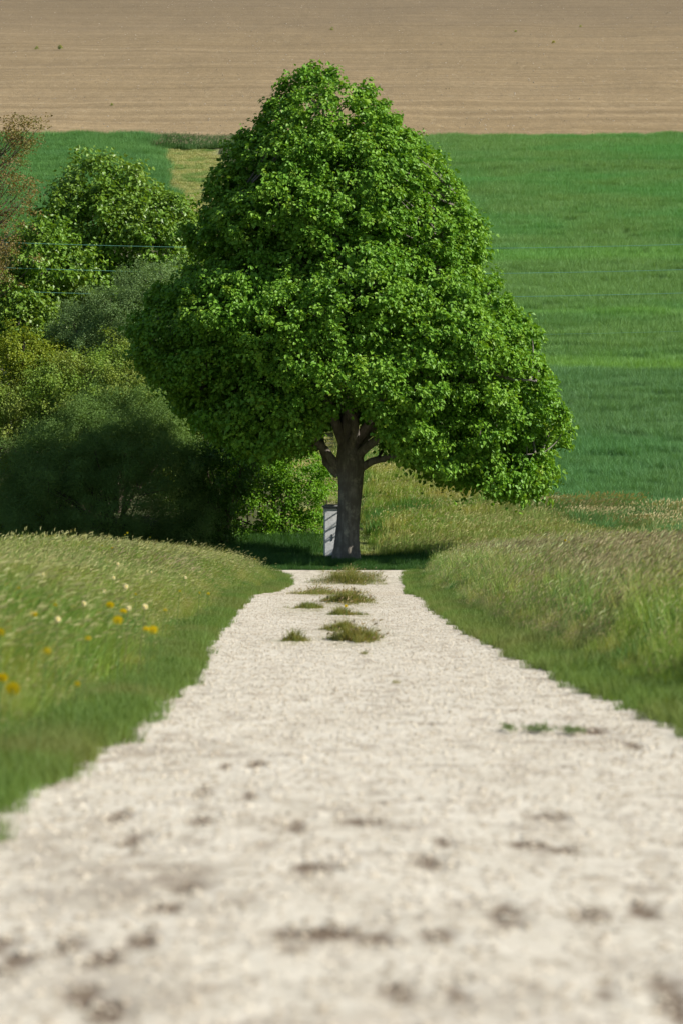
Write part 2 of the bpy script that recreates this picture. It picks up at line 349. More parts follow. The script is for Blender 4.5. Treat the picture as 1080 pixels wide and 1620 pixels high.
WIND = np.array([.55, .12])
def blades(n, size, hr, wd, lean=.25, curl=.35, wind=.5, nseg=3, heads=0., headlen=.09, headw=.009, rnd=None, disc=False, hvar=None):
    r = rnd or rng
    if disc:
        q = r.random(n) ** .72 * size / 2 * 1.1; t_ = r.random(n) * 6.283; sd0 = int(r.integers(0, 999)); q0 = q * (.25 + 1.4 * fbm(np.cos(t_) * 2.6 + sd0, np.sin(t_) * 2.6, sd0)); B = np.stack([q0 * np.cos(t_), q0 * np.sin(t_)], 1)
    else: B = (r.random((n, 2)) - .5) * size
    h = hr[0] + (hr[1] - hr[0]) * r.random(n) ** .8
    if disc: h = h * (1.05 - .7 * (q / (size / 2)) ** 2) * (.25 + 1.3 * sstep(.3, .65, fbm(B[:, 0] * 5 / size + sd0, B[:, 1] * 6 / size, sd0 + 4)))
    az = r.random(n) * 6.283; D = np.stack([np.cos(az), np.sin(az)], 1)
    L = D * (lean * r.random(n))[:, None] + WIND * wind * .35 * (.5 + r.random(n))[:, None]
    K = D * (curl * r.random(n))[:, None] * .6 + WIND * wind * (.5 + r.random(n))[:, None] * .7
    fz = r.random(n) * 3.1416; FZ = np.stack([np.cos(fz), np.sin(fz), 0 * fz], 1)
    def pos(t):
        xy = B + (L * t + K * t ** 2.2) * h[:, None]
        dr = np.linalg.norm(K, axis=1)
        return np.concatenate([xy, (h * t * (1 - .35 * dr * t ** 1.5))[:, None]], 1)
    rows = []
    for k in range(nseg + 1):
        t = k / nseg; ww = wd * (1 - t ** 1.8 * .92) * .5 * (.7 + .6 * r.random(n)) if k == 0 else wd * (1 - (k / nseg) ** 1.8 * .92) * .5
        p = pos(t); rows += [p - FZ * np.reshape(ww, (-1, 1)), p + FZ * np.reshape(ww, (-1, 1))]
    m = 2 * (nseg + 1); Vb = np.stack(rows, 1).reshape(-1, 3)
    base = (np.arange(n) * m)[:, None]; Fb = np.concatenate([base + np.array([[2 * k, 2 * k + 1, 2 * k + 3, 2 * k + 2]]) for k in range(nseg)], 0)
    tint = np.repeat(r.random(n), m); hd = np.zeros(len(Vb))
    Vs, Fs, Ts, Hs = [Vb], [Fb], [tint], [hd]; cnt = len(Vb)
    nh = int(n * heads)
    if nh:
        tip = pos(1.0)[:nh]; pre = pos(.82)[:nh]; dr = tip - pre; dr /= np.linalg.norm(dr, axis=1, keepdims=True)
        tip = tip * 1.0; tip[:, 2] += .04
        st = np.concatenate([pos(.9)[:nh, None], tip[:, None]], 1)
        for rep in range(3):
            a2 = r.random(nh) * 6.283; s1 = np.cross(dr, np.stack([np.cos(a2), np.sin(a2), .2 + 0 * a2], 1)); s1 /= np.linalg.norm(s1, axis=1, keepdims=True)
            off = s1 * headw * .6 * (rep - 1)[..., None] if False else s1 * (headw * .5 * (rep - 1))
            p0 = tip - dr * headlen * .55 + off; p1 = tip - dr * headlen * .1 + off * 2.2; p2 = tip + dr * headlen * .5 + off * 2.5 + np.array([WIND[0], WIND[1], -.4]) * headlen * .3
            hv = np.stack([p0 - s1 * headw * .3, p0 + s1 * headw * .3, p1 - s1 * headw, p1 + s1 * headw, p2 - s1 * headw * .15, p2 + s1 * headw * .15], 1).reshape(-1, 3)
            b0 = (np.arange(nh) * 6)[:, None] + cnt
            Vs.append(hv); Fs.append(np.concatenate([b0 + np.array([[0, 1, 3, 2]]), b0 + np.array([[2, 3, 5, 4]])], 0)); Ts.append(np.repeat(r.random(nh), 6)); Hs.append(np.full(len(hv), 1.) * np.repeat(.6 + .4 * r.random(nh), 6)); cnt += len(hv)
    return np.concatenate(Vs), np.concatenate(Fs), np.concatenate(Ts), np.concatenate(Hs)
def patches(name, k, mat, **kw):
    out = []
    for i in range(k):
        v, f, t, h = blades(**kw); out.append(quadmesh('%s_%s' % (name, 'abcdefghijkl'[i]), v, f, mat, {'tint': t, 'head': h}, smooth=False, link=False))
    return out
def jgrid(x0, x1, y0, y1, s, jit=.5):
    X, Y = np.meshgrid(np.arange(x0, x1, s), np.arange(y0, y1, s)); X = X.ravel(); Y = Y.ravel()
    return X + (rng.random(X.shape) - .5) * s * jit * 2, Y + (rng.random(X.shape) - .5) * s * jit * 2

# grass materials
G_lush = leafmat('lush_grass', (.065, .11, .018), (.15, .20, .038), c3=(.035, .10, .022), alt=(.19, .18, .055), altscale=.5, altrange=(.48, .62), trans=.35, rough=.5, head=(.20, .19, .09))
G_dark = leafmat('short_edge_grass', (.05, .095, .018), (.10, .15, .035), c3=(.10, .12, .035), trans=.3, rough=.6, head=(.2, .14, .09))
G_purple = leafmat('brown_headed_grass', (.07, .11, .028), (.14, .165, .05), c3=(.13, .14, .05), trans=.3, rough=.6, head=(.17, .135, .08))
G_pale = leafmat('pale_headed_grass', (.07, .15, .03), (.15, .23, .06), trans=.35, rough=.5, head=(.36, .38, .19))
G_straw = leafmat('straw_grass', (.10, .16, .04), (.20, .22, .07), c3=(.09, .17, .035), trans=.3, rough=.6, head=(.20, .18, .08))
G_wheatR = leafmat('green_wheat', (.042, .088, .026), (.090, .155, .050), c3=(.052, .112, .036), trans=.25, rough=.5, noisescale=.12, alt=(.050, .125, .036), altscale=.06, altrange=(.50, .66),
                   bands=[(110, 155.2, (.040, .090, .040), .5), (155.6, 158.2, (.10, .18, .04), .7), (170, 172, (.08, .17, .035), .5), (190, 194, (.08, .17, .035), .4), (238, 240, (.03, .10, .02), .5)])
G_wheatL = leafmat('green_wheat_upper', (.035, .09, .024), (.075, .155, .045), c3=(.045, .11, .035), trans=.25, rough=.5, noisescale=.2)
G_mown = leafmat('cut_grass', (.15, .17, .06), (.27, .25, .12), c3=(.09, .15, .04), trans=.25, rough=.7)

P_lush = patches('lush', 3, G_lush, n=620, size=1.0, hr=(.22, .62), wd=.008, lean=.35, curl=.6, heads=.05, headlen=.07, headw=.0035)
_b = blades(n=230, size=1.0, hr=(.2, .5), wd=.022, lean=.5, curl=1.0, heads=.0)
P_lush[2] = quadmesh('lush_broad', _b[0], _b[1], G_lush, {'tint': _b[2], 'head': _b[3]}, smooth=False, link=False)
_b = blades(n=520, size=1.0, hr=(.3, .75), wd=.008, lean=.5, curl=.8, heads=.1, headlen=.07, headw=.004)
P_lush[1] = quadmesh('lush_tall', _b[0], _b[1], G_lush, {'tint': _b[2], 'head': _b[3]}, smooth=False, link=False)
P_edge = patches('edge', 3, G_dark, n=420, size=.6, hr=(.05, .20), wd=.006, lean=.6, curl=.6, wind=.2, heads=.0, headlen=.04, headw=.005)
P_purp = patches('purple', 3, G_purple, n=560, size=1.0, hr=(.35, .68), wd=.006, lean=.3, curl=.3, wind=.8, heads=.20, headlen=.085, headw=.004)
P_pale = patches('pale', 3, G_pale, n=560, size=1.0, hr=(.35, .66), wd=.007, lean=.3, curl=.3, wind=1.1, heads=.18, headlen=.10, headw=.0045)
P_stra = patches('straw', 2, G_straw, n=380, size=1.0, hr=(.25, .62), wd=.006, lean=.35, curl=.3, wind=.6, heads=.10, headlen=.06, headw=.004)
SRC = P_edge + P_lush + P_pale + P_purp + P_stra          # alphabetical: edge, lush, pale, purple, straw
IDX = {'edge': (0, 3), 'lush': (3, 6), 'pale': (6, 9), 'purple': (9, 12), 'straw': (12, 14)}
def pick(kind_arr):
    out = np.zeros(len(kind_arr), int)
    for k, (a_, b_) in IDX.items():
        m_ = kind_arr == k; out[m_] = rng.integers(a_, b_, m_.sum())
    return out
def verge(side):
    X, Y = jgrid(-13.5, 13.5, 7, 114.5, .36)
    lim = np.minimum(Y * .105 + 1.6, 13.4)
    k = (np.abs(X) < lim) & ((X < 0) if side < 0 else (X > 0)); X = X[k]; Y = Y[k]
    u = np.maximum(edgeL(Y) - X, X - edgeR(Y)); k = (u > .12) & ~((Y > 109.5) & (u < .6) & (Y < 113.6) & (np.abs(X) < 6)); X, Y, u = X[k], Y[k], u[k]
    n1 = fbm(X * .35, Y * .12, 51); n2 = fbm(X * .5, Y * .2, 52); rn = rng.random(len(X))
    kind = np.full(len(X), 'lush', dtype=object)
    if side > 0:
        kind[(n1 > .44)] = 'purple'; kind[(rn < .30) & (n2 > .42) & (u > .8)] = 'pale'; kind[(Y > 62) & (rn < .28)] = 'pale'; kind[(u < 1.6) & (rn > .5)] = 'lush'; kind[(rn > .78) & (rn < .9)] = 'lush'; kind[(rn > .92) & (u > .8)] = 'purple'
    else:
        kind[(n1 > .58)] = 'straw'; kind[rn > .88] = 'straw'; kind[(Y > 60) & (rn < .04)] = 'purple'; kind[(Y < 55) & (rn > .72)] = 'straw'; kind[(u < 1.1) & (rn < .6)] = 'lush'
    kind[(u < .30)] = 'edge'
    sc = (.30 + .70 * sstep(.1, 1.5, u)) * (.85 + .3 * rng.random(len(X))); sc[kind == 'edge'] = .7 + .6 * rng.random((kind == 'edge').sum())
    sc = sc * (1 - .45 * sstep(100, 112, Y) * (X < 0)) * (.85 + .3 * fbm(X * .4, Y * .15, 57))
    sc = sc * (.90 if side < 0 else 1.0)
    return np.stack([X, Y, hfun(X, Y) - .02], 1), sc, pick(kind)
for side, nm, lb in ((-1, 'verge_grass', 'lush flowery grass on the left verge of the track'), (1, 'verge_grass', 'purple and pale seeding grass on the right verge of the track')):
    p, s, i = verge(side); scatter(nm, lb, 'grass', p, (rng.random(len(p)) - .5) * 1.0, s, i, SRC, G_lush)

# low grass creeping over the gravel edge
X = []; Y = []
yy = rng.uniform(8, 112, 2600); sd_ = rng.random(2600) < .5
xx = np.where(sd_, edgeL(yy) - rng.uniform(-.10, .22, 2600), edgeR(yy) + rng.uniform(-.10, .22, 2600))
scatter('edge_grass', 'low worn grass creeping over the gravel edge', 'grass', np.stack([xx, yy, np.maximum(hfun(xx, yy), roadz(yy) - .02)], 1), rng.random(2600) * 6.28, .35 + .5 * rng.random(2600), rng.integers(0, 3, 2600), P_edge, G_dark)

# meadow behind and beside the tree
P_med = patches('meadow', 3, G_lush, n=900, size=1.5, hr=(.2, .5), wd=.012, lean=.4, curl=.6, wind=.4, heads=.06)
P_mst = patches('seedy', 3, G_straw, n=1000, size=1.5, hr=(.2, .5), wd=.010, lean=.4, curl=.4, wind=.6, heads=.1, headlen=.1, headw=.005)
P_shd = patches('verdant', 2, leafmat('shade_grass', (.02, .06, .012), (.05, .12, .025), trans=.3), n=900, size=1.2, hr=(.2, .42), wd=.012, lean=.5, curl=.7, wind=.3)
def wheat_start(x): return np.interp(x, [0, 1.0, 3, 5.0, 6.5, 9, 12, 20], [150, 148, 143, 132, 124, 121, 120, 120])
X, Y = jgrid(-14, 26, 113.6, 150, .55)
v = X - pathx(Y); pw = pathw(Y)
k = ((v > pw + .05) & (Y < wheat_start(X) + 1.5)) | ((X < pathx(Y) - pw) & (Y < 124)) | (Y < 119.3)
k &= np.abs(X) < Y * .1 + 1.5
X, Y = X[k], Y[k]; n1 = fbm(X * .45, Y * .25, 61); rn = rng.random(len(X))
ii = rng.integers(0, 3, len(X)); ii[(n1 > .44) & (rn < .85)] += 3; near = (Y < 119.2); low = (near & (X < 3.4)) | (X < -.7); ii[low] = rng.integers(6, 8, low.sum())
sc = (.7 + .5 * rng.random(len(X))) * (.8 + .5 * fbm(X * .3, Y * .3, 62)); sc[Y < 114.4] *= .6; sc[near & (np.abs(X) < 3)] *= .72
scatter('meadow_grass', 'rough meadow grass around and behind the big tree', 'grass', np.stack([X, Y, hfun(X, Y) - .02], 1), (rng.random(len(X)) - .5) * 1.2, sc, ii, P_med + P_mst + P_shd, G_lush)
# seedy pinkish strip standing in the lower wheat
# wheat
P_wh = patches('wheat', 4, G_wheatR, n=2300, size=2.0, hr=(.46, .62), wd=.013, lean=.5, curl=1.0, wind=.25)
P_wst = patches('xseedy', 2, leafmat('pink_brown_grass', (.09, .16, .045), (.17, .19, .07), c3=(.07, .15, .045), trans=.3, head=(.27, .22, .12)), n=1300, size=1.8, hr=(.45, .8), wd=.010, lean=.35, curl=.3, wind=.6, heads=.22, headlen=.1, headw=.008)
P_wx = P_wh + P_wst
X, Y = jgrid(-4, 32, 119, 268, 1.05)
k = (Y > wheat_start(X)) & (X - pathx(Y) > 1.9) & (X < Y * .1 + 2.5) & (Y < plough_edge(X) - .5)
X, Y = X[k], Y[k]; ii = rng.integers(0, 4, len(X))
st = (np.abs(Y - 125.6 + .0 * X) < 2.0 + 2.5 * (fbm(X * .35, X * 0, 63) - .5)) & (fbm(X * .4, Y * .4, 64) > .47) & (X > 5.2)
st |= (Y < wheat_start(X) + 2.5) & (rng.random(len(X)) < .2) & (Y < 150)
ii[st] = rng.integers(4, 6, st.sum())
scatter('wheat_crop', 'broad green wheat field rising to the right of the big tree', 'crop', np.stack([X, Y, hfun(X, Y) - .02], 1), (rng.random(len(X)) - .5) * 3, .92 + .18 * rng.random(len(X)), ii, P_wx, G_wheatR)
P_whl = patches('wheat', 3, G_wheatL, n=1900, size=2.0, hr=(.5, .72), wd=.015, lean=.4, curl=.8, wind=.3)
X, Y = jgrid(-34, -6, 205, 268.6, 1.0); k = (pathx(Y) - X > 2.75) & (X > -Y * .1 - 2.5) & (Y < plough_edge(X) - .4); X, Y = X[k], Y[k]
scatter('wheat_crop', 'green wheat field left of the mown path, upper left', 'crop', np.stack([X, Y, hfun(X, Y) - .02], 1), (rng.random(len(X)) - .5) * 3, .95 + .2 * rng.random(len(X)), rng.integers(0, 3, len(X)), P_whl, G_wheatL)
# tall dark grass closing the mown path at the top, and a ragged fringe along the ploughed edge
P_tall = patches('tall', 2, leafmat('tall_dark_grass', (.025, .07, .014), (.055, .11, .025), c3=(.06, .10, .03), trans=.25, head=(.16, .14, .08)), n=1100, size=1.8, hr=(.25, .5), wd=.016, lean=.3, curl=.3, wind=.4, heads=.02, headlen=.14, headw=.018)
X, Y = jgrid(-13.6, -2, 256.2, 263.4, .9); k = (X > pathx(Y) - 1.6); X, Y = X[k], Y[k]
x2 = rng.uniform(-30, 32, 110); y2 = plough_edge(x2) - .4
s1 = .9 + .3 * rng.random(len(X)); s2 = .35 + .35 * rng.random(len(x2))
X = np.concatenate([X, x2]); Y = np.concatenate([Y, y2])
scatter('tall_grass', 'tall dark rough grass at the top end of the mown path', 'grass', np.stack([X, Y, hfun(X, Y) - .03], 1), rng.random(len(X)) * 1, np.concatenate([s1, s2]), rng.integers(0, 2, len(X)), P_tall, G_lush)
# short cut grass on the path
P_cut = patches('cut', 2, G_mown, n=1500, size=1.3, hr=(.03, .10), wd=.014, lean=.8, curl=.8, wind=.2)
X, Y = jgrid(-14, 4, 118.5, 256, .85); k = (np.abs(X - pathx(Y)) < pathw(Y) + .3); X, Y = X[k], Y[k]
scatter('cut_grass', 'short dry cut grass on the mown path', 'grass', np.stack([X, Y, hfun(X, Y) - .01], 1), rng.random(len(X)) * 6, .9 + .5 * rng.random(len(X)), rng.integers(0, 2, len(X)), P_cut, G_mown)

# stones
def stone_src(name, k, mat):
    out = []
    for i in range(k):
        u_ = np.linspace(0, np.pi, 5); v_ = np.arange(7) / 7 * 2 * np.pi
        Vv = np.stack([np.sin(u_)[:, None] * np.cos(v_), np.sin(u_)[:, None] * np.sin(v_), np.cos(u_)[:, None] * .55 + 0 * v_], -1).reshape(-1, 3)
        Vv = Vv * (1 + .25 * (rng.random((len(Vv), 1)) - .5)) * np.array([1, .75, 1])
        ia = np.arange(4)[:, None] * 7; ja = np.arange(7)[None]; jb = (ja + 1) % 7
        Ff = np.stack([ia + ja, ia + 7 + ja, ia + 7 + jb, ia + jb], -1).reshape(-1, 4)
        out.append(quadmesh('%s_%s' % (name, 'abcdef'[i]), Vv, Ff, mat, smooth=False, link=False))
    return out
st = stone_src('pebble', 4, M_stone); n = 90000
yy = 7 + 105 * rng.random(n) ** 1.25; t = rng.random(n); xx = edgeL(yy) - .15 + (edgeR(yy) - edgeL(yy) + .3) * t
k = (np.abs(xx) < yy * .1 + .4); xx, yy = xx[k], yy[k]; n = len(xx)
scatter('loose_gravel', 'loose pale pebbles lying on the gravel track', 'gravel', np.stack([xx, yy, roadz(yy) + .004 + (fbm(xx * .8, yy * .12, 31) - .5) * .02], 1), rng.random(n) * 6.28, .005 + .012 * rng.random(n) ** 2.5, rng.integers(0, 4, n), st, M_stone)
st = stone_src('flint', 3, M_flint); n = 4500
yy = 265 + 165 * rng.random(n); xx = (rng.random(n) - .5) * 2 * (yy * .1 + 2)
scatter('field_stones', 'small pale stones scattered over the ploughed field', 'stones', np.stack([xx, yy, hfun(xx, yy) + .01], 1), rng.random(n) * 6.28, .02 + .06 * rng.random(n) ** 3, rng.integers(0, 3, n), st, M_flint)

# ------------------------------------------------------------------ foliage
def leaves(P, Nrm, Tip, L, Wd, fold=.18):
    """one leaf of two folded quads per point"""
    n = len(P); Nrm = Nrm / (np.linalg.norm(Nrm, axis=1, keepdims=True) + 1e-9)
    Tip = Tip - Nrm * (Tip * Nrm).sum(1, keepdims=True); Tip /= np.linalg.norm(Tip, axis=1, keepdims=True) + 1e-9
    Sd = np.cross(Tip, Nrm); L = L[:, None]; Wd = Wd[:, None]
    b = P; t = P + Tip * L - Nrm * L * .12
    def q(f, s, up): return P + Tip * L * f + Sd * Wd * s * .5 + Nrm * Wd * up
    l1, l2, r1, r2 = q(.22, -1, fold), q(.68, -.72, fold * .6), q(.22, 1, fold), q(.68, .72, fold * .6)
    Vv = np.stack([b, l1, l2, t, r2, r1], 1).reshape(-1, 3); i = (np.arange(n) * 6)[:, None]
    Ff = np.concatenate([i + np.array([[0, 3, 2, 1]]), i + np.array([[0, 5, 4, 3]])], 0)
    return Vv, Ff
def unit(a): return a / (np.linalg.norm(a, axis=-1, keepdims=True) + 1e-9)
def clusterleaves(Cc, Out, rad, per, size, asp=.8, droop=.6, flat=.6, updir=.55, r=None):
    r = r or rng; n = len(Cc); m = n * per
    c = np.repeat(Cc, per, 0); o = np.repeat(Out, per, 0); rd = np.repeat(rad, per)
    d = unit(r.normal(size=(m, 3)) + o * .75 + np.array([0, 0, .35]))
    rr = rd * (.15 + 1.15 * r.random(m) ** .8) * (.75 + .6 * np.repeat(r.random(n), per))
    sh = np.repeat(unit(r.normal(size=(n, 3)) * .8 + Out * .7 + np.array([0, 0, .1])) * rad[:, None], per, 0) * (r.random(m)[:, None] * 1.3 - .35)
    P = c + sh + d * rr[:, None] * np.array([1, 1, flat]) * .8
    Nn = unit(d * .55 + np.array([0, 0, updir]) + o * .3 + r.normal(size=(m, 3)) * .6)
    Tp = unit(d + o * .5 - np.array([0, 0, droop]) + r.normal(size=(m, 3)) * .5)
    L = size * (.6 + .6 * r.random(m))
    Vv, Ff = leaves(P, Nn, Tp, L, L * asp)
    tint = np.repeat(np.clip(np.repeat(r.random(n), per) * .45 + r.random(m) * .55, 0, 1), 6)
    return Vv, Ff, tint

def trunk_tube(P, r, k=20, rough=.06, flare=0):
    Vv, Ff = tube(P, r, k); n = len(P); Vv = Vv.reshape(n, k, 3); c = np.asarray(P)[:, None]
    a_ = np.arange(k) / k * 6.283
    zf = np.linspace(0, 1, n)[:, None]
    rid = 1 + rough * (np.sin(a_ * 5 + 1.3) * .5 + np.sin(a_ * 3 + 2) * .6)[None] * (.5 + flare * np.exp(-zf * 9)) + rough * .6 * (rng.random((n, k)) - .5)
    return (c + (Vv - c) * rid[..., None]).reshape(-1, 3), Ff

# --- the big tree
TD = 117.0
L_main = leafmat('big_tree_leaf', (.048, .125, .012), (.135, .238, .024), c3=(.075, .165, .014), trans=.27, rough=.5, spec=.25, noisescale=.5, alt=(.18, .235, .028), altscale=1.6, altrange=(.60, .78))
base = at(548, 885, TD)
zg = float(hfun(base[0], TD)) - .1
big = empty('broadleaf_tree', (base[0], TD, zg), 'large domed bright green tree standing alone at the end of the gravel track', 'tree')
prof = np.array([(110, 484, 512), (118, 460, 535), (128, 442, 558), (150, 422, 605), (175, 400, 632), (200, 385, 655), (250, 342, 695), (300, 308, 738), (350, 290, 768), (400, 258, 788), (460, 226, 818), (500, 216, 836), (540, 198, 856), (600, 192, 878), (650, 235, 903), (700, 290, 908), (740, 380, 892), (770, 600, 882), (795, 700, 862)], float)
pz = EYE + (HOR - prof[:, 0]) / FPX * TD; pl = (prof[:, 1] + 12 - 540) / FPX * TD; pr = (prof[:, 2] - 13 - 540) / FPX * TD
o_ = np.argsort(pz); pz, pl, pr = pz[o_], pl[o_], pr[o_]
bx = (np.array([190, 230, 280, 340, 410, 480, 515, 550, 590, 625, 700, 760, 810, 870, 910]) - 540) / FPX * TD
bz = EYE + (HOR - np.array([548, 588, 635, 694, 730, 722, 680, 662, 676, 728, 765, 782, 796, 785, 690])) / FPX * TD
def zbot(x, y=None):
    return np.interp(x, bx, bz)
def env(z, th, shrink=1.0):
    l = np.interp(z, pz, pl); r = np.interp(z, pz, pr); c = (l + r) / 2; aw = (r - l) / 2 * shrink; bw = np.minimum((r - l) / 2 * .86, 5.3 - 1.3 * sstep(6.5, 3.5, z)) * shrink
    return c, aw, bw
zs = rng.uniform(pz[0], pz[-1], 60000)
_, aw, _ = env(zs, 0)
keep = rng.random(len(zs)) < (aw + .35) / (aw.max() + .35); zs = zs[keep]; th = rng.random(len(zs)) * 6.283
c_, aw, bw = env(zs, th)
lob = fbm(th * 5.0 + zs * .3, zs * 1.15, 71, 3)                     # lobes: boughs pushing out, dark hollows between
lobs = .84 + .17 * sstep(.28, .62, lob)
front = np.sin(th) < .15; ix_ = 540 + (c_ + np.cos(th) * aw * .93) * FPX / TD; iy_ = HOR - (zs - EYE) * FPX / TD
def blob(cx_, cy_, rx_, ry_): return np.exp(-(((ix_ - cx_) / rx_) ** 2 + ((iy_ - cy_) / ry_) ** 2))
# the boughs that stand out in the crown, and the hollows above and between them
bough = .10 * blob(340, 520, 130, 45) + .08 * blob(560, 470, 90, 50) + .09 * blob(720, 560, 100, 60) + .08 * blob(430, 330, 90, 50) + .07 * blob(620, 300, 80, 50) + .06 * blob(500, 190, 60, 45) + .08 * blob(560, 640, 110, 40) + .08 * blob(820, 660, 70, 40)
hollow_ = .26 * blob(320, 415, 120, 30) + .22 * blob(480, 440, 26, 50) + .16 * blob(600, 560, 90, 20) + .16 * blob(640, 410, 22, 60) + .16 * blob(390, 620, 120, 22) + .14 * blob(560, 250, 18, 50) + .16 * blob(760, 470, 18, 60) + .15 * blob(700, 660, 40, 16) + .15 * blob(330, 300, 16, 50)
lobs = lobs + (bough - hollow_) * front
depthf = rng.random(len(zs)); s_ = np.where(depthf < .80, lobs * (1 - .05 * rng.random(len(zs))), lobs * rng.uniform(.55, .9, len(zs)))
# keep the silhouette full where the outline is seen
cl_r = .16 + .30 * rng.random(len(zs)) ** 1.3
inset = np.clip(1 - (cl_r * .6) / np.maximum(aw, .5), .2, 1)
X = c_ + np.cos(th) * aw * s_ * inset; Yc = TD + .1 + np.sin(th) * bw * s_ * inset * np.where(np.sin(th) > 0, .76 - .28 * sstep(7.0, 3.8, zs), 1); Z = zs
ok = Z > zbot(X) + .18; X, Yc, Z, th, cl_r, s_, dd, awk = [q[ok] for q in (X, Yc, Z, th, cl_r, s_, depthf, aw)]
Cc = np.stack([X, Yc, Z], 1)
# thin out to an even spacing
cell = {}
order = rng.permutation(len(Cc)); sel = []
for i in order:
    key = tuple((Cc[i] / .50).astype(int)); q = cell.get(key, 0)
    if q < 1: cell[key] = q + 1; sel.append(i)
sel = np.array(sel); hole = fbm(Cc[sel][:, 0] * 1.5 + 40, Cc[sel][:, 2] * 1.5 + Cc[sel][:, 1], 77, 2); sel = sel[(hole > .30) | (rng.random(len(sel)) < .25)]; print('clusters', len(sel))
Cc, th, cl_r = Cc[sel], th[sel], cl_r[sel]
topn = np.clip((Cc[:, 2] - 8) / 8, -.4, 1)
Out = unit(np.stack([np.cos(th), np.sin(th), .25 + topn * .6], 1))
Vv, Ff, tint = clusterleaves(Cc, Out, cl_r, 72, .128, asp=.86, droop=.75, flat=.8)
# underside skirt: hanging sprays along the lower rim
n = 520; a_ = rng.random(n) * 6.283; rr = rng.uniform(.35, .97, n); zc = 4.0
xx = .55 + np.cos(a_) * 6.3 * rr; yy = TD + np.sin(a_) * np.where(np.sin(a_) > 0, 2.3, 4.0) * rr; zz = zbot(xx) + .1 + rng.random(n) * .7 + .5 * (1 - rr); 
kk = ((np.abs(xx - .3) > 1.0) | (yy > TD)) & (np.interp(zz, pz, pl) < xx - .2) & (np.interp(zz, pz, pr) > xx + .1)
C2 = np.stack([xx, yy, zz], 1)[kk]; O2 = unit(np.stack([np.cos(a_), np.sin(a_), -.3 + 0 * a_], 1)[kk])
V2, F2, T2 = clusterleaves(C2, O2, .3 + .2 * rng.random(len(C2)), 56, .14, asp=.86, droop=1.3, flat=.8, updir=.2)
# inner leaves, sparse
n = 900; a_ = rng.random(n) * 6.283; zz = rng.uniform(4.0, 13.8, n); c3, aw3, bw3 = env(zz, a_); rr = rng.uniform(.15, .75, n)
C3 = np.stack([c3 + np.cos(a_) * aw3 * rr, TD + np.sin(a_) * bw3 * rr * .8, zz], 1); C3 = C3[C3[:, 2] > zbot(C3[:, 0]) + .5 + .8 * (np.abs(C3[:, 0] - .3) < 1.3)]
V3, F3, T3 = clusterleaves(C3, unit(C3 - np.array([0, TD, 7])), np.full(len(C3), .5), 34, .14, asp=.86)
Vl, Fl = join([(Vv, Ff), (V2, F2), (V3, F3)]); Tl = np.concatenate([tint, T2, T3])
# a few real gaps in the foliage that let sun flecks through to the pillar and the trunk
SV = np.array(tosun); cen = Vl.reshape(-1, 6, 3).mean(1); kill = np.zeros(len(cen), bool)
for gx, gy, gz_, gr in [(-.35, 118.33, 2.0, .13), (-.42, 118.33, 1.75, .16), (-.30, 118.33, 1.4, .14), (-.46, 118.33, 1.1, .10), (-.5, 118.33, .85, .09), (-.36, 118.33, 1.95, .09), (.05, 116.6, 1.3, .10), (-.02, 116.6, 1.05, .08), (.15, 116.6, .85, .07), (.0, 116.6, 4.2, .10)]:
    q = cen - np.array([gx, gy, gz_]); t_ = q @ SV; dist = np.linalg.norm(q - t_[:, None] * SV, axis=1); kill |= (dist < gr + .07) & (t_ > .8)
kp = ~kill; Vl = Vl.reshape(-1, 6, 3)[kp].reshape(-1, 3); Tl = Tl.reshape(-1, 6)[kp].ravel(); nl = len(Vl) // 6
i6 = (np.arange(nl) * 6)[:, None]; Fl = np.concatenate([i6 + np.array([[0, 3, 2, 1]]), i6 + np.array([[0, 5, 4, 3]])], 0)
print('leaves', len(Vl) // 6)
quadmesh('crown', Vl, Fl, L_main, {'tint': Tl}, parent=big, smooth=False)
# trunk
tp = np.array([at(546, 893, TD), at(547, 880, TD), at(548, 860, TD), at(550, 830, TD), at(552, 800, TD), at(554, 770, TD), at(554, 745, TD), at(553, 725, TD), at(553, 700, TD)])
tr = np.array([25, 22, 19.5, 17.8, 17.8, 19, 21.5, 22, 18]) / FPX * TD
tpn = smoothline(tp, 40); trn = smoothline(np.stack([tr, tr], 1), 40)[:, 0]
quadmesh('trunk', *trunk_tube(tpn, trn, 28, .07, 2.0), M_bark, parent=big)
limbdef = [([(553, 725), (551, 680), (556, 620), (545, 520), (530, 400), (515, 270), (500, 150)], [0, 0, 0, -.2, 0, .2, 0], 17, 3),
           ([(540, 745), (512, 712), (484, 688), (440, 668), (370, 640), (290, 600), (232, 560)], [0, -.2, -.4, -.8, -1.1, -1.2, -1], 8, 2),
           ([(535, 752), (516, 735), (500, 705), (478, 640), (430, 560), (370, 480), (320, 400)], [0, 0, .3, .8, 1.2, 1.5, 1.6], 6.5, 2),
           ([(568, 742), (590, 728), (615, 721), (665, 716), (730, 718), (800, 728), (860, 720)], [0, -.1, -.3, -.8, -1.2, -1.4, -1.3], 6.8, 2),
           ([(562, 730), (580, 690), (610, 640), (680, 580), (740, 500), (780, 440)], [0, .1, .3, .6, .6, .4], 10, 3),
           ([(556, 712), (585, 660), (640, 560), (690, 430), (710, 320)], [0, -.4, -1.0, -1.3, -1.2], 9, 3),
           ([(548, 715), (520, 640), (470, 560), (420, 440), (380, 320)], [0, -.4, -1.0, -1.4, -1.2], 9, 3),
           ([(550, 718), (540, 650), (560, 560), (580, 450), (600, 300)], [0, .6, 1.6, 2.6, 3.2], 9, 3),
           ([(552, 725), (560, 680), (540, 600), (500, 500), (470, 380)], [0, -.6, -1.6, -2.4, -2.4], 8, 3),
           ([(556, 728), (600, 690), (680, 640), (760, 600), (840, 610)], [0, -.8, -2, -2.4, -2], 8, 2.5)]
pts_all = []
limbs = []
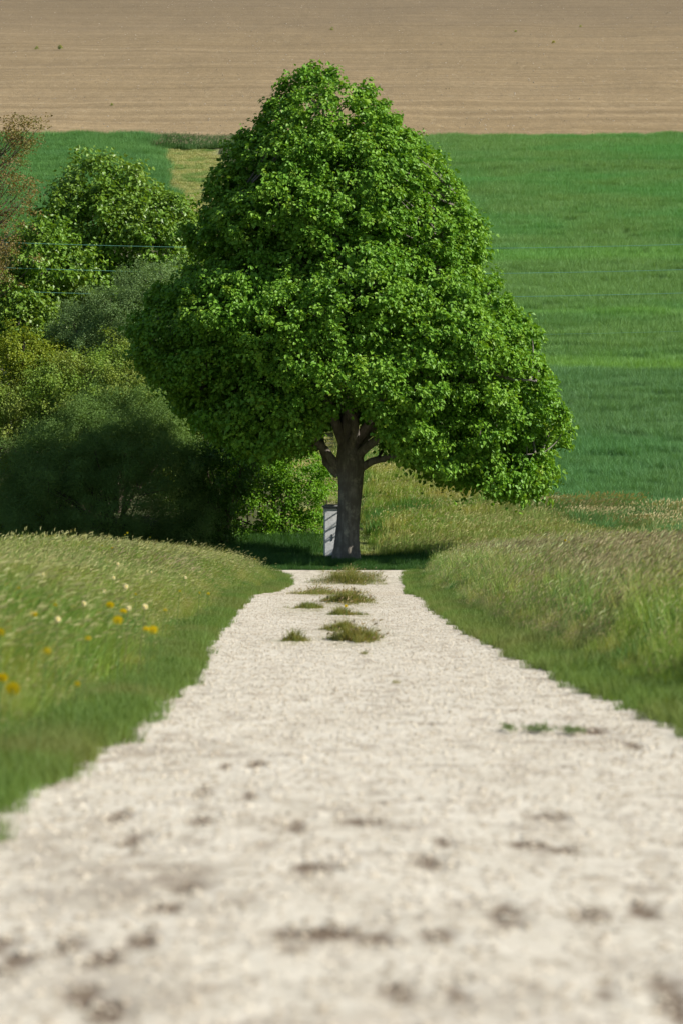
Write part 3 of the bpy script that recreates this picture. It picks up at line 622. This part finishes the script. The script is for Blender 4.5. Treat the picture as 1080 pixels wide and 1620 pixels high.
for pp, dy, r0, r1 in limbdef:
    P = np.array([at(x, y, TD) + np.array([0, q, 0]) for (x, y), q in zip(pp, dy)]); P = smoothline(P, 30)
    P[4:] += np.cumsum(rng.normal(size=(26, 3)) * .025, 0)
    rr = np.linspace(r0, r1 * .5, 30) / FPX * TD
    limbs.append([(trunk_tube(P, rr, 12, .05))]); pts_all.append(P)
allc = np.concatenate([Cc, C2])
pick_ = allc[rng.permutation(len(allc))[:520]]
for t_ in pick_:
    best = None
    for li, P in enumerate(pts_all):
        d_ = np.linalg.norm(P[5:] - t_ + np.array([0, 0, .6]), axis=1); j = d_.argmin()
        if best is None or d_[j] < best[0]: best = (d_[j], li, j + 5)
    d0, li, j = best; s0 = pts_all[li][j]; mid = (s0 + t_) / 2 + np.array([0, 0, .12 * d0]) + rng.normal(size=3) * .08 * d0
    limbs[li].append(tube(bez(s0, mid, t_, 8), np.linspace(.018 + .011 * d0, .006, 8), 5))
for L_ in limbs: quadmesh('limb', *join(L_), M_bark, parent=big)

# --- generic bush: lobes are (px, py, rx_px, ry_px) at depth d
def bush(name, label, cat, d, lobes, mat, size, asp, per, crad, cell_=.5, droop=.4, stemmat=None, nst=14, depth=None, group=None, flat=.8, twigs=60, updir=.45, hollow=.62, cull=True, basepx=None, base_y=None, lean=1.):
    Ls = []
    for q in lobes:
        dd_ = d + (q[4] if len(q) > 4 else 0)
        c0 = at(q[0], q[1], dd_); rx = q[2] / FPX * dd_; rz = q[3] / FPX * dd_; Ls.append((c0, np.array([rx, (depth or rx * .9), rz])))
    Lm = list(Ls)
    for c0, r_ in Lm:
        for _ in range(5):
            dv = unit(rng.normal(size=3) + np.array([0, -.3, .5])); q_ = rng.uniform(.22, .42)
            Ls.append((c0 + dv * r_ * rng.uniform(.6, .85), np.full(3, q_ * r_.mean()) * np.array([1, 1, rng.uniform(.8, 1.5)])))
    bxm = np.mean([c[0] for c, _ in Ls]); b0 = np.array([bxm if basepx is None else (basepx - 540) / FPX * d, d, 0]); b0[2] = float(hfun(b0[0], d))
    e = empty(name, tuple(b0), label, cat, group)
    Ps = []; Os = []
    for c0, r_ in Ls:
        n_ = int(90 * (r_[0] * r_[1] + r_[0] * r_[2] + r_[1] * r_[2]))
        dv = unit(rng.normal(size=(n_, 3))); f_ = np.where(rng.random(n_) < .75, rng.uniform(.84, 1, n_), rng.uniform(hollow - .15, .85, n_))
        f_ = f_ * (.84 + .26 * fbm(dv[:, 0] * 3 + c0[0], dv[:, 2] * 3 + dv[:, 1] * 2, 81, 2))
        P = c0 + dv * r_ * f_[:, None]
        inside = np.zeros(n_, bool)
        for c1, r1 in Ls:
            if c1 is not c0: inside |= (((P - c1) / (r1 * .72)) ** 2).sum(1) < 1
        gz = hfun(P[:, 0], P[:, 1]); k_ = ~inside & (P[:, 2] > gz + .15) & ((dv[:, 1] < .45) if cull else True)
        Ps.append(P[k_]); Os.append(unit(dv / r_)[k_])
    P = np.concatenate(Ps); O = np.concatenate(Os); cell = {}; sel = []
    for i in rng.permutation(len(P)):
        key = tuple((P[i] / cell_).astype(int))
        if key not in cell: cell[key] = 1; sel.append(i)
    P, O = P[sel], O[sel]
    ks = rng.permutation(len(P))[:len(P) // 9]                       # stray shoots beyond the outline
    P = np.concatenate([P, P[ks] + O[ks] * rng.uniform(.15, .5, (len(ks), 1)) + np.array([0, 0, .12])]); O = np.concatenate([O, O[ks]])
    v_, f_, t_ = clusterleaves(P, O, crad * (.75 + .5 * rng.random(len(P))), per, size, asp=asp, droop=droop, flat=flat, updir=updir)
    quadmesh('crown', v_, f_, mat, {'tint': t_}, parent=e, smooth=False)
    tb = []
    tg = P[rng.permutation(len(P))[:twigs]]; hub = []
    for i in range(nst):
        t1 = tg[i % len(tg)]; s0 = b0 + np.array([rng.normal() * .15, rng.normal() * .15, -.1]); h_ = t1[2] - s0[2]
        mid = s0 + np.array([(t1[0] - s0[0]) * .2, (t1[1] - s0[1]) * .2, h_ * .55]); L = bez(s0, mid, t1, 12)
        tb.append(tube(L, np.linspace(.035 + .010 * h_, .012, 12), 7)); hub.append(L)
    H = np.concatenate(hub)
    for t1 in tg[nst:]:
        j = np.linalg.norm(H - t1 + np.array([0, 0, .5]), axis=1).argmin(); s0 = H[j]
        tb.append(tube(bez(s0, (s0 + t1) / 2 + rng.normal(size=3) * .1 + np.array([0, 0, .15]), t1, 6), np.linspace(.02, .006, 6), 5))
    quadmesh('trunk' if cat == 'tree' else 'stems', *join(tb), stemmat or M_twig, parent=e)
    return e, P

L_maple = leafmat('maple_leaf', (.06, .13, .014), (.135, .205, .025), c3=(.10, .19, .02), trans=.3, rough=.45, spec=.4, noisescale=.6)
L_grey = leafmat('grey_willow_leaf', (.07, .125, .04), (.135, .20, .075), trans=.25, rough=.5)
L_hedge = leafmat('hawthorn_leaf', (.06, .115, .015), (.125, .18, .028), c3=(.12, .15, .03), trans=.3, rough=.5, noisescale=.8)
L_yel = leafmat('yellow_green_leaf', (.09, .14, .012), (.18, .21, .022), trans=.35, rough=.45)
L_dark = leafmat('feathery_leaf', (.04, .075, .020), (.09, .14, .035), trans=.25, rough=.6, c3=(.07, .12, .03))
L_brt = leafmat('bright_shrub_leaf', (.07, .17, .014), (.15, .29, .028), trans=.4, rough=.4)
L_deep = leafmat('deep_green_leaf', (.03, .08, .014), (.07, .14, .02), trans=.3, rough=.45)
L_red = leafmat('bronze_leaf', (.13, .085, .035), (.17, .14, .045), c3=(.11, .12, .035), trans=.3, rough=.5, noisescale=.9)

bush('maple_tree', 'rounded yellow-green tree behind the big tree, upper left beside the wheat', 'tree', 137,
     [(172, 376, 104, 90), (105, 440, 85, 85), (235, 400, 72, 85), (70, 520, 70, 85), (170, 500, 110, 100), (250, 490, 70, 80), (130, 580, 110, 70), (60, 465, 46, 80), (38, 500, 44, 66, -3.5), (80, 430, 50, 50, -2.5)], L_maple, .15, .85, 60, .42, cell_=.5, depth=2.6, droop=.6, twigs=110, stemmat=M_bark)
bush('willow_bush', 'grey-green willow bush in front of the rounded yellow-green tree', 'bush', 129,
     [(195, 515, 62, 56), (240, 470, 40, 36, .6), (130, 530, 46, 40, .5), (215, 560, 70, 60), (150, 570, 60, 50)], L_grey, .08, .32, 230, .38, cell_=.42, depth=1.3, droop=-.3, twigs=90)
bush('yellow_shrub', 'yellow-green shrub at the left edge below the willow bush', 'bush', 128,
     [(35, 575, 48, 42), (-10, 610, 55, 60), (75, 600, 40, 40)], L_yel, .09, .8, 90, .34, cell_=.42, depth=1.0)
bush('hawthorn_hedge', 'olive-brown leafy hawthorn mass at left behind the dark feathery bush', 'bush', 125.5,
     [(110, 650, 85, 72), (30, 690, 70, 75), (180, 625, 70, 60, .5), (10, 770, 60, 90), (90, 740, 80, 90, .5), (215, 660, 60, 60), (-30, 720, 60, 120)], L_hedge, .07, .8, 120, .36, cell_=.42, depth=1.5, droop=.2, nst=20, twigs=100)
bush('hazel_bush', 'leafy hazel partly hidden behind the lower left of the big tree crown', 'bush', 126.5,
     [(285, 650, 62, 62), (345, 690, 60, 60), (260, 720, 60, 60), (320, 760, 70, 90), (400, 730, 50, 60)], L_hedge, .10, .85, 70, .38, cell_=.46, depth=1.2, droop=.5)
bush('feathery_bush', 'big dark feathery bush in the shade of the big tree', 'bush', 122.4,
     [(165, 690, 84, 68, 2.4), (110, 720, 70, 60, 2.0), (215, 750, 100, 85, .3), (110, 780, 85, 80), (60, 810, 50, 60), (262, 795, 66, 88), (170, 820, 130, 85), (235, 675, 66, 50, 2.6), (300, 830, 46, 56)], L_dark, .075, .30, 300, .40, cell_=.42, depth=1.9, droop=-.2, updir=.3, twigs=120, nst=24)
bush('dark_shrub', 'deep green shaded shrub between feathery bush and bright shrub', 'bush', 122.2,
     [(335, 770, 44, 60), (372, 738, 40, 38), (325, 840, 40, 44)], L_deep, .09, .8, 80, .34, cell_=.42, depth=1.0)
bush('bright_shrub', 'bright green sunlit shrub just left of the white pillar', 'bush', 124.5,
     [(432, 800, 62, 62), (470, 748, 38, 36), (485, 790, 24, 50), (395, 815, 38, 50), (400, 850, 40, 30), (455, 850, 60, 40), (420, 745, 40, 40)], L_brt, .085, .85, 85, .32, cell_=.40, depth=1.0, droop=.5, twigs=80)

# --- sparse bronze tree at the left frame edge
bt = at(-45, 620, 131); bt[2] = float(hfun(bt[0], 131)) - .1
e = empty('bronze_tree', tuple(bt), 'thin bronze-leaved tree cut by the left edge of the photo', 'tree')
top = at(-30, 190, 131); lead = smoothline([bt, bt + (top - bt) * .35 + [.2, 0, 0], bt + (top - bt) * .7, top], 30)
parts = [trunk_tube(lead, np.linspace(.17, .03, 30), 10, .05)]; tips = []
lobesB = [(5, 245, 48, 66), (30, 330, 42, 50), (-10, 290, 60, 80), (10, 385, 52, 42), (-20, 420, 50, 40), (35, 210, 26, 30)]
for i in range(84):
    q = lobesB[i % 6]; a_ = rng.random() * 6.283; r_ = rng.random() ** .5; c0 = at(q[0] + math.cos(a_) * q[2] * r_, q[1] + math.sin(a_) * q[3] * r_, 131 + rng.normal() * .9)
    j = int(np.clip(np.abs(lead[:, 2] - (c0[2] - 1.6)).argmin(), 3, 28)); s0 = lead[j]; mid = (s0 + c0) / 2 + np.array([.15, 0, -.25]); L = bez(s0, mid, c0, 9)
    L[1:] += np.cumsum(rng.normal(size=(8, 3)) * .03, 0); parts.append(tube(L, np.linspace(.022, .006, 9), 5)); tips += [L[-1], L[-1], L[-2], L[-3] if i % 2 else L[-1], L[-4] if i % 3 == 0 else L[-1]]
quadmesh('trunk', *join(parts), M_twig, parent=e)
tips = np.array(tips) + rng.normal(size=(len(tips), 3)) * .16
v_, f_, t_ = clusterleaves(tips, unit(tips - np.array([bt[0], 131, bt[2] + 5])), np.full(len(tips), .28), 17, .085, asp=.7, droop=.5)
quadmesh('crown', v_, f_, L_red, {'tint': t_}, parent=e, smooth=False)

# ------------------------------------------------------------------ white pillar behind the trunk
def boxq(x0, x1, y0, y1, z0, z1, bev=.012):
    """chamfered box, eight-sided rings"""
    def ring(z, ins): return np.array([(x0 + ins + bev, y0 + ins, z), (x1 - ins - bev, y0 + ins, z), (x1 - ins, y0 + ins + bev, z), (x1 - ins, y1 - ins - bev, z), (x1 - ins - bev, y1 - ins, z), (x0 + ins + bev, y1 - ins, z), (x0 + ins, y1 - ins - bev, z), (x0 + ins, y0 + ins + bev, z)])
    R_ = [ring(z0, bev), ring(z0 + bev, 0), ring(z1 - bev, 0), ring(z1, bev)]; Vv = np.concatenate(R_)
    Ff = [(i * 8 + j, i * 8 + (j + 1) % 8, (i + 1) * 8 + (j + 1) % 8, (i + 1) * 8 + j) for i in range(3) for j in range(8)]
    for o_, fl in ((24, 0), (0, 1)):
        for a_, b_, c_, d_ in ((0, 1, 2, 3), (0, 3, 4, 7), (7, 4, 5, 6)): Ff.append((o_ + a_, o_ + b_, o_ + c_, o_ + d_)[::-1 if fl else 1])
    return Vv, np.array(Ff)
def plaster(n, l, pos, c, b):
    c = mixc(n, l, rng_map(n, l, noise(n, l, pos, 5, 5, .7), .55, .7, 0, .6), c, (.42, .43, .42))
    return c
M_white = groundmat('weathered_whitewash', [(.66, .68, .68), (.74, .75, .74), (.55, .57, .57)], (3, 8), bump=.4, bscale=25, bdist=.01, extra=plaster)
M_cap = groundmat('grey_capstone', [(.30, .31, .31), (.22, .23, .23)], (5, 8), bump=.5, bscale=30, bdist=.01)
M_iron = groundmat('dark_iron', [(.05, .05, .05), (.03, .03, .03)], (5, 8), rough=.6)
PD = 118.6; pL = -.535; pR = .085; pg = float(hfun(-.3, PD)) - .25; pt = EYE + (HOR - 799) / FPX * PD
pil = empty('stone_pillar', ((pL + pR) / 2, PD, pg + .25), 'whitewashed square stone pillar with grey cap half hidden by the trunk', 'pillar')
quadmesh('shaft', *boxq(pL, pR, PD - .25, PD + .25, pg, pt - .12), M_white, parent=pil, smooth=False)
quadmesh('cap', *join([boxq(pL - .025, pR + .025, PD - .275, PD + .275, pt - .118, pt - .07), boxq(pL - .055, pR + .055, PD - .305, PD + .305, pt - .068, pt - .012, .02), boxq(pL + .02, pR - .02, PD - .23, PD + .23, pt - .01, pt + .025, .02)]), M_cap, parent=pil, smooth=False)
hx, hz = at(524.5, 850, PD)[0], at(524.5, 850, PD)[2]
quadmesh('hook', *tube(np.array([(hx - .02, PD - .25, hz + .09), (hx + .01, PD - .262, hz + .07), (hx + .012, PD - .262, hz), (hx + .01, PD - .262, hz - .07), (hx - .01, PD - .25, hz - .11)]), .011, 6), M_iron, parent=pil)

pil.rotation_euler = (0, 0, R(4))
# ------------------------------------------------------------------ wires
mw, n, l = newmat('weathered_wire'); out = N(n, 'ShaderNodeOutputMaterial'); p = N(n, 'ShaderNodeBsdfPrincipled')
p.inputs['Base Color'].default_value = (.13, .33, .25, 1); p.inputs['Roughness'].default_value = .5; l.new(p.outputs[0], out.inputs[0])
WD = 131.6
for ymin, lb in ((393.5, 'topmost thin greenish wire crossing behind the big tree'), (433.5, 'second thin greenish wire from the top behind the big tree'), (470.5, 'third thin greenish wire from the top behind the big tree'), (531, 'lowest thin greenish wire crossing behind the big tree')):
    pxs = np.linspace(-1600, 2800, 90); P = np.array([at(q, ymin - 7.2 * ((q - 590) / 490) ** 2, WD) for q in pxs])
    o = quadmesh('overhead_wire', *tube(P, .0085 if ymin < 500 else .004, 6), mw); tag(o, lb, 'wire', 'overhead wires crossing behind the big tree')

# ------------------------------------------------------------------ tufts on the road
def tuft(px, py, wpx, h, nb, mat, label, elong=1., seed=1, heads=.1, name='grass_tuft'):
    X0, Y0 = img_ground(px, py); wd_ = wpx / FPX * Y0; r_ = np.random.default_rng(seed)
    v_, f_, t_, h_ = blades(nb, wd_, (h * .5, h), .006, lean=.7, curl=.6, wind=.25, heads=heads, headlen=.05, headw=.006, rnd=r_, disc=True)
    v_ = v_ * np.array([1, elong, 1]) + np.array([0, 0, -.01]); 
    v_[:, 2] += roadz(v_[:, 1] + Y0) - float(roadz(Y0))
    o = quadmesh(name, v_, f_, mat, {'tint': t_, 'head': h_}, smooth=False); o.location = (X0, Y0, float(roadz(Y0)))
    return tag(o, label, 'weed' if name == 'weed_patch' else 'grass tuft', 'tufts growing on the track' if name == 'grass_tuft' else None)
G_tuft = leafmat('tuft_grass', (.06, .09, .018), (.14, .15, .035), c3=(.17, .15, .045), trans=.3, rough=.6, head=(.2, .15, .09), noisescale=3)
tuft(553, 916, 104, .27, 6500, G_tuft, 'largest grass hump in the middle of the track, farthest away', 6, 1, .03)
tuft(512, 940, 116, .17, 5500, G_tuft, 'brownish low grass patch left of the track middle', 8, 2, .03)
tuft(547, 952, 86, .15, 4000, G_tuft, 'flat grass patch joining the farthest grass hump on its near side', 6, 3, .03)
tuft(490, 962, 60, .10, 2200, G_tuft, 'small thin grass scrap left of the grass patches', 3, 4, 0)
tuft(548, 973, 60, .15, 2000, G_tuft, 'dark green grass tuft with one yellow flower in the track middle', 2, 5, 0)
tuft(565, 1012, 74, .17, 2600, G_tuft, 'olive grass tuft nearest the camera in the track middle', 4.5, 6, .02)
tuft(540, 997, 60, .11, 2200, G_tuft, 'sparse flattened grass just behind the nearest olive tuft', 4, 7, 0)
tuft(577, 1035, 24, .05, 220, G_tuft, 'tiny yellowish grass scrap in front of the olive tuft', 3, 8, 0)
tuft(467, 1014, 46, .13, 900, G_tuft, 'small round grass tuft alone on the left wheel track', 2.2, 9, 0)
tuft(626, 1081, 20, .04, 120, G_tuft, 'tiny isolated green sprig right of the track middle', 2, 10, 0)
G_weed = leafmat('weed_leaf', (.09, .13, .05), (.15, .20, .09), trans=.3, rough=.6)
for i, (px, py, wp, lb) in enumerate([(855, 1160, 66, 'pale green creeping weed on the gravel near the right edge'), (905, 1163, 30, 'small green weed at the right end of the creeping weed'), (802, 1158, 14, 'tiny yellowish weed left of the creeping weed')]):
    X0, Y0 = img_ground(px, py); wd_ = wp / FPX * Y0 * .5; r_ = np.random.default_rng(50 + i); n_ = 10 + wp // 2
    Cq = np.stack([r_.normal(size=n_) * wd_ * .5, r_.normal(size=n_) * .12, .012 + .02 * r_.random(n_)], 1)
    v_, f_, t_ = clusterleaves(Cq, unit(r_.normal(size=(n_, 3)) * .4 + [0, 0, 1]), np.full(n_, .022), 9, .016, asp=.6, droop=.1, flat=.35, r=r_)
    Cq = Cq[Cq[:, 0].argsort()]; tv, tf = tube(np.concatenate([Cq, Cq[-1:] + .02]), .002, 4); v_, f_ = join([(v_, f_), (tv, tf)]); t_ = np.concatenate([t_, np.zeros(len(tv))])
    o = quadmesh('creeping_weed', v_, f_, G_weed, {'tint': t_}, smooth=False); o.location = (X0, Y0, float(roadz(Y0)) + .004); tag(o, lb, 'weed', 'weeds on the gravel near the right edge')
# small weeds far up on the ploughed field
def hill_pt(px, py):
    d = np.linspace(125, 520, 8000); x_ = (px - 540) / FPX * d; z = EYE + (HOR - py) / FPX * d; k = np.argmax(z < hfun(x_, d)) if z[0] > hfun(x_[0], d[0]) else 0
    k = np.argmax(hfun(x_, d) > z); return x_[k], d[k]
for i, (px, py, lb) in enumerate([(95, 78, 'larger green weed on the ploughed field at upper left'), (58, 78, 'smaller green weed left of the larger one on the ploughed field'), (177, 167, 'small green weed on the ploughed field above the left wheat'), (525, 47, 'green weed on the ploughed field above the big tree top'), (875, 68, 'green weed on the ploughed field at upper right'), (918, 42, 'uppermost green weed on the ploughed field near the top right'), (815, 50, 'tiny green weed on the ploughed field left of the upper right weeds')]):
    X0, Y0 = hill_pt(px, py); r_ = np.random.default_rng(70 + i); s_ = [.32, .22, .16, .2, .24, .17, .15][i]
    v_, f_, t_ = clusterleaves(np.array([[0, 0, s_ * .4], [s_ * .4, 0, s_ * .3], [-s_ * .4, .1, s_ * .3], [0, 0, s_ * .9]]), np.tile([[0, 0, 1.]], (4, 1)), np.full(4, s_ * .5), 24, s_ * .5, asp=.4, droop=-.3, r=r_)
    o = quadmesh('field_weed', v_, f_, G_lush, {'tint': t_}, smooth=False); o.location = (X0, Y0, float(hfun(X0, Y0))); tag(o, lb, 'weed', 'weeds on the ploughed field')

# ------------------------------------------------------------------ flowers
def flat(name, c, rough=.6, tr=.0):
    return leafmat(name, c, c, trans=tr, rough=rough, spec=.2)
M_yel = flat('yellow_petal', (.95, .76, .015), tr=.25); M_clock = flat('seed_down', (.62, .60, .54), tr=.4); M_stem = flat('flower_stem', (.10, .17, .04)); M_stem2 = flat('brown_stem', (.13, .13, .05))
def solve(px, py, hh):
    d = np.linspace(14, 108, 3000); x_ = (px - 540) / FPX * d; z = EYE + (HOR - py) / FPX * d; gap = np.abs(z - hfun(x_, d) - hh); k = gap.argmin(); return np.array([x_[k], d[k], z[k]])
def rosette(c, rad, layers, npet, tilt, r_):
    Vv = []; Ff = []; n_ = 0
    for la in range(layers):
        rr = rad * (1 - .28 * la); up = .12 + .33 * la
        for i in range(npet):
            a_ = 6.283 * (i + .5 * la) / npet + r_.normal() * .05; dv = np.array([math.cos(a_), math.sin(a_), up]); sv = np.array([-math.sin(a_), math.cos(a_), 0]); w_ = rr * 2.4 / npet
            p = [c + dv * rr * .05 - sv * w_ * .3, c + dv * rr * .05 + sv * w_ * .3, c + dv * rr + sv * w_ - [0, 0, .1 * rr], c + dv * rr - sv * w_ - [0, 0, .1 * rr]]
            Vv += p; Ff.append((n_, n_ + 1, n_ + 2, n_ + 3)); n_ += 4
    Vv = np.array(Vv); q = Vv - c; ct, st_ = math.cos(tilt), math.sin(tilt)
    Vv = c + np.stack([q[:, 0], q[:, 1] * ct + q[:, 2] * -st_ , q[:, 1] * st_ + q[:, 2] * ct], 1); return Vv, np.array(Ff)
yf = [(175, 957, 1.1, 'topmost bright yellow flower of the trio in the left verge'), (196, 967, .9, 'middle yellow flower of the trio in the left verge, partly hidden'), (187, 981, 1.1, 'lowest yellow flower of the trio in the left verge'),
      (232, 995, .8, 'left one of two touching yellow flowers in the left verge'), (243, 996, 1.0, 'right one of two touching yellow flowers in the left verge'), (54, 971, .8, 'single orange-yellow flower between trio and left edge'),
      (5, 1072, 1.0, 'yellow flower near the left edge, upper of the lowest pair'), (21, 1089, 1.2, 'lowest yellow flower of all, near the left edge'), (1, 1000, .8, 'yellow flower cut by the left edge'), (88, 957, .5, 'faint small yellow flower left of the trio'),
      (330, 939, .55, 'yellow flower near the gravel edge on the left verge'), (316, 938, .4, 'faint yellow flower left of the one near the gravel edge'), (202, 843, .7, 'yellow flower standing highest against the dark bush'), (198, 846, .5, 'yellow flower just under the highest one against the dark bush'),
      (238, 850, .5, 'tan-yellow flower right of the highest pair against the dark bush'), (178, 867, .6, 'small yellow flower below the highest pair on the left verge'), (162, 863, .4, 'tiny yellow flower at the top of the left verge'), (123, 1082, .5, 'dull yellow flower low in the left verge grass'),
      (403, 884, .5, 'lone yellow flower near the far end of the left verge'), (899, 850, .7, 'upper yellow flower on the right verge crest'), (893, 855, .7, 'left lower yellow flower on the right verge crest'), (899, 858, .5, 'right lower yellow flower on the right verge crest')]
def flower(px, py, s, lb, white=False):
    p = solve(px, py, .40 if py > 1050 else .62 if py > 900 else .74)
    r_ = np.random.default_rng(int(px * 7 + py)); gz = float(hfun(p[0], p[1]))
    e = empty('seed_head' if white else 'yellow_flower', (p[0], p[1], gz), lb, 'seed head' if white else 'flower', 'white seed heads in the verge grass' if white else 'yellow flowers in the verge grass')
    bend = np.array([-.05 * r_.random(), .02, 0])
    quadmesh('stem', *tube(bez(np.array([p[0], p[1], gz]) + bend * 2, np.array([p[0], p[1], (gz + p[2]) / 2]) + bend, p, 7), .003, 5), M_stem2 if white else M_stem, parent=e)
    rad = .032 * s
    if white:
        n_ = 170; dv = unit(r_.normal(size=(n_, 3))); v_, f_ = leaves(p + dv * rad * .45, unit(r_.normal(size=(n_, 3))), dv, np.full(n_, rad * .7), np.full(n_, rad * .32)); quadmesh('seed_ball', v_, f_, M_clock, parent=e, smooth=False)
    else: quadmesh('blossom', *rosette(p, rad, 4, 16, -.9 + r_.normal() * .25, r_), M_yel, parent=e, smooth=False)
yf += [(112, 905, .45, 'tiny yellow flower high in the left verge, above the trio'), (30, 930, .5, 'small yellow flower high at the far left of the verge'), (262, 965, .45, 'small yellow flower between the two touching ones and the gravel'), (215, 940, .45, 'small yellow flower just right of the largest white seed head'),
       (140, 1010, .55, 'yellow flower below and left of the trio'), (75, 1030, .6, 'yellow flower low in the left verge above the lowest pair'), (285, 935, .4, 'tiny yellow flower beneath the seed head nearest the gravel')]
for q in yf: flower(*q)
X0, Y0 = img_ground(547, 975); 
e = empty('yellow_flower', (X0, Y0, float(roadz(Y0))), 'single yellow flower growing in the tuft in the track middle', 'flower', 'yellow flowers on the track')
quadmesh('stem', *tube(np.array([(X0, Y0 - .1, float(roadz(Y0))), (X0, Y0 - .1, float(roadz(Y0)) + .07), (X0, Y0 - .1, float(roadz(Y0)) + .15)]), .004, 5), M_stem, parent=e)
quadmesh('blossom', *rosette(np.array([X0, Y0 - .1, float(roadz(Y0)) + .155]), .03, 4, 16, -.9, random_r := np.random.default_rng(3)), M_yel, parent=e, smooth=False)
wf = [(199, 928, .95, 'largest white seed head in the middle of the left verge'), (180, 914, .7, 'white seed head up left of the largest one'), (166, 936, .6, 'dim white seed head down left of the largest one'), (187, 892, .55, 'bright small white seed head high on the left verge'), (294, 914, .6, 'white seed head nearest the gravel on the left verge'),
      (230, 960, .7, 'white seed head above the two touching yellow flowers'), (204, 962, .6, 'white seed head beside the middle flower of the trio'), (133, 955, .6, 'white seed head left of the yellow trio'), (68, 908, .6, 'pale seed head high near the left edge'), (240, 905, .5, 'white seed head left of the seed head nearest the gravel'),
      (92, 980, .6, 'dim seed head between the orange-yellow flower and the trio'), (145, 901, .45, 'tiny seed head right of the pale one high on the left verge')]
for q in wf: flower(*q, white=True)
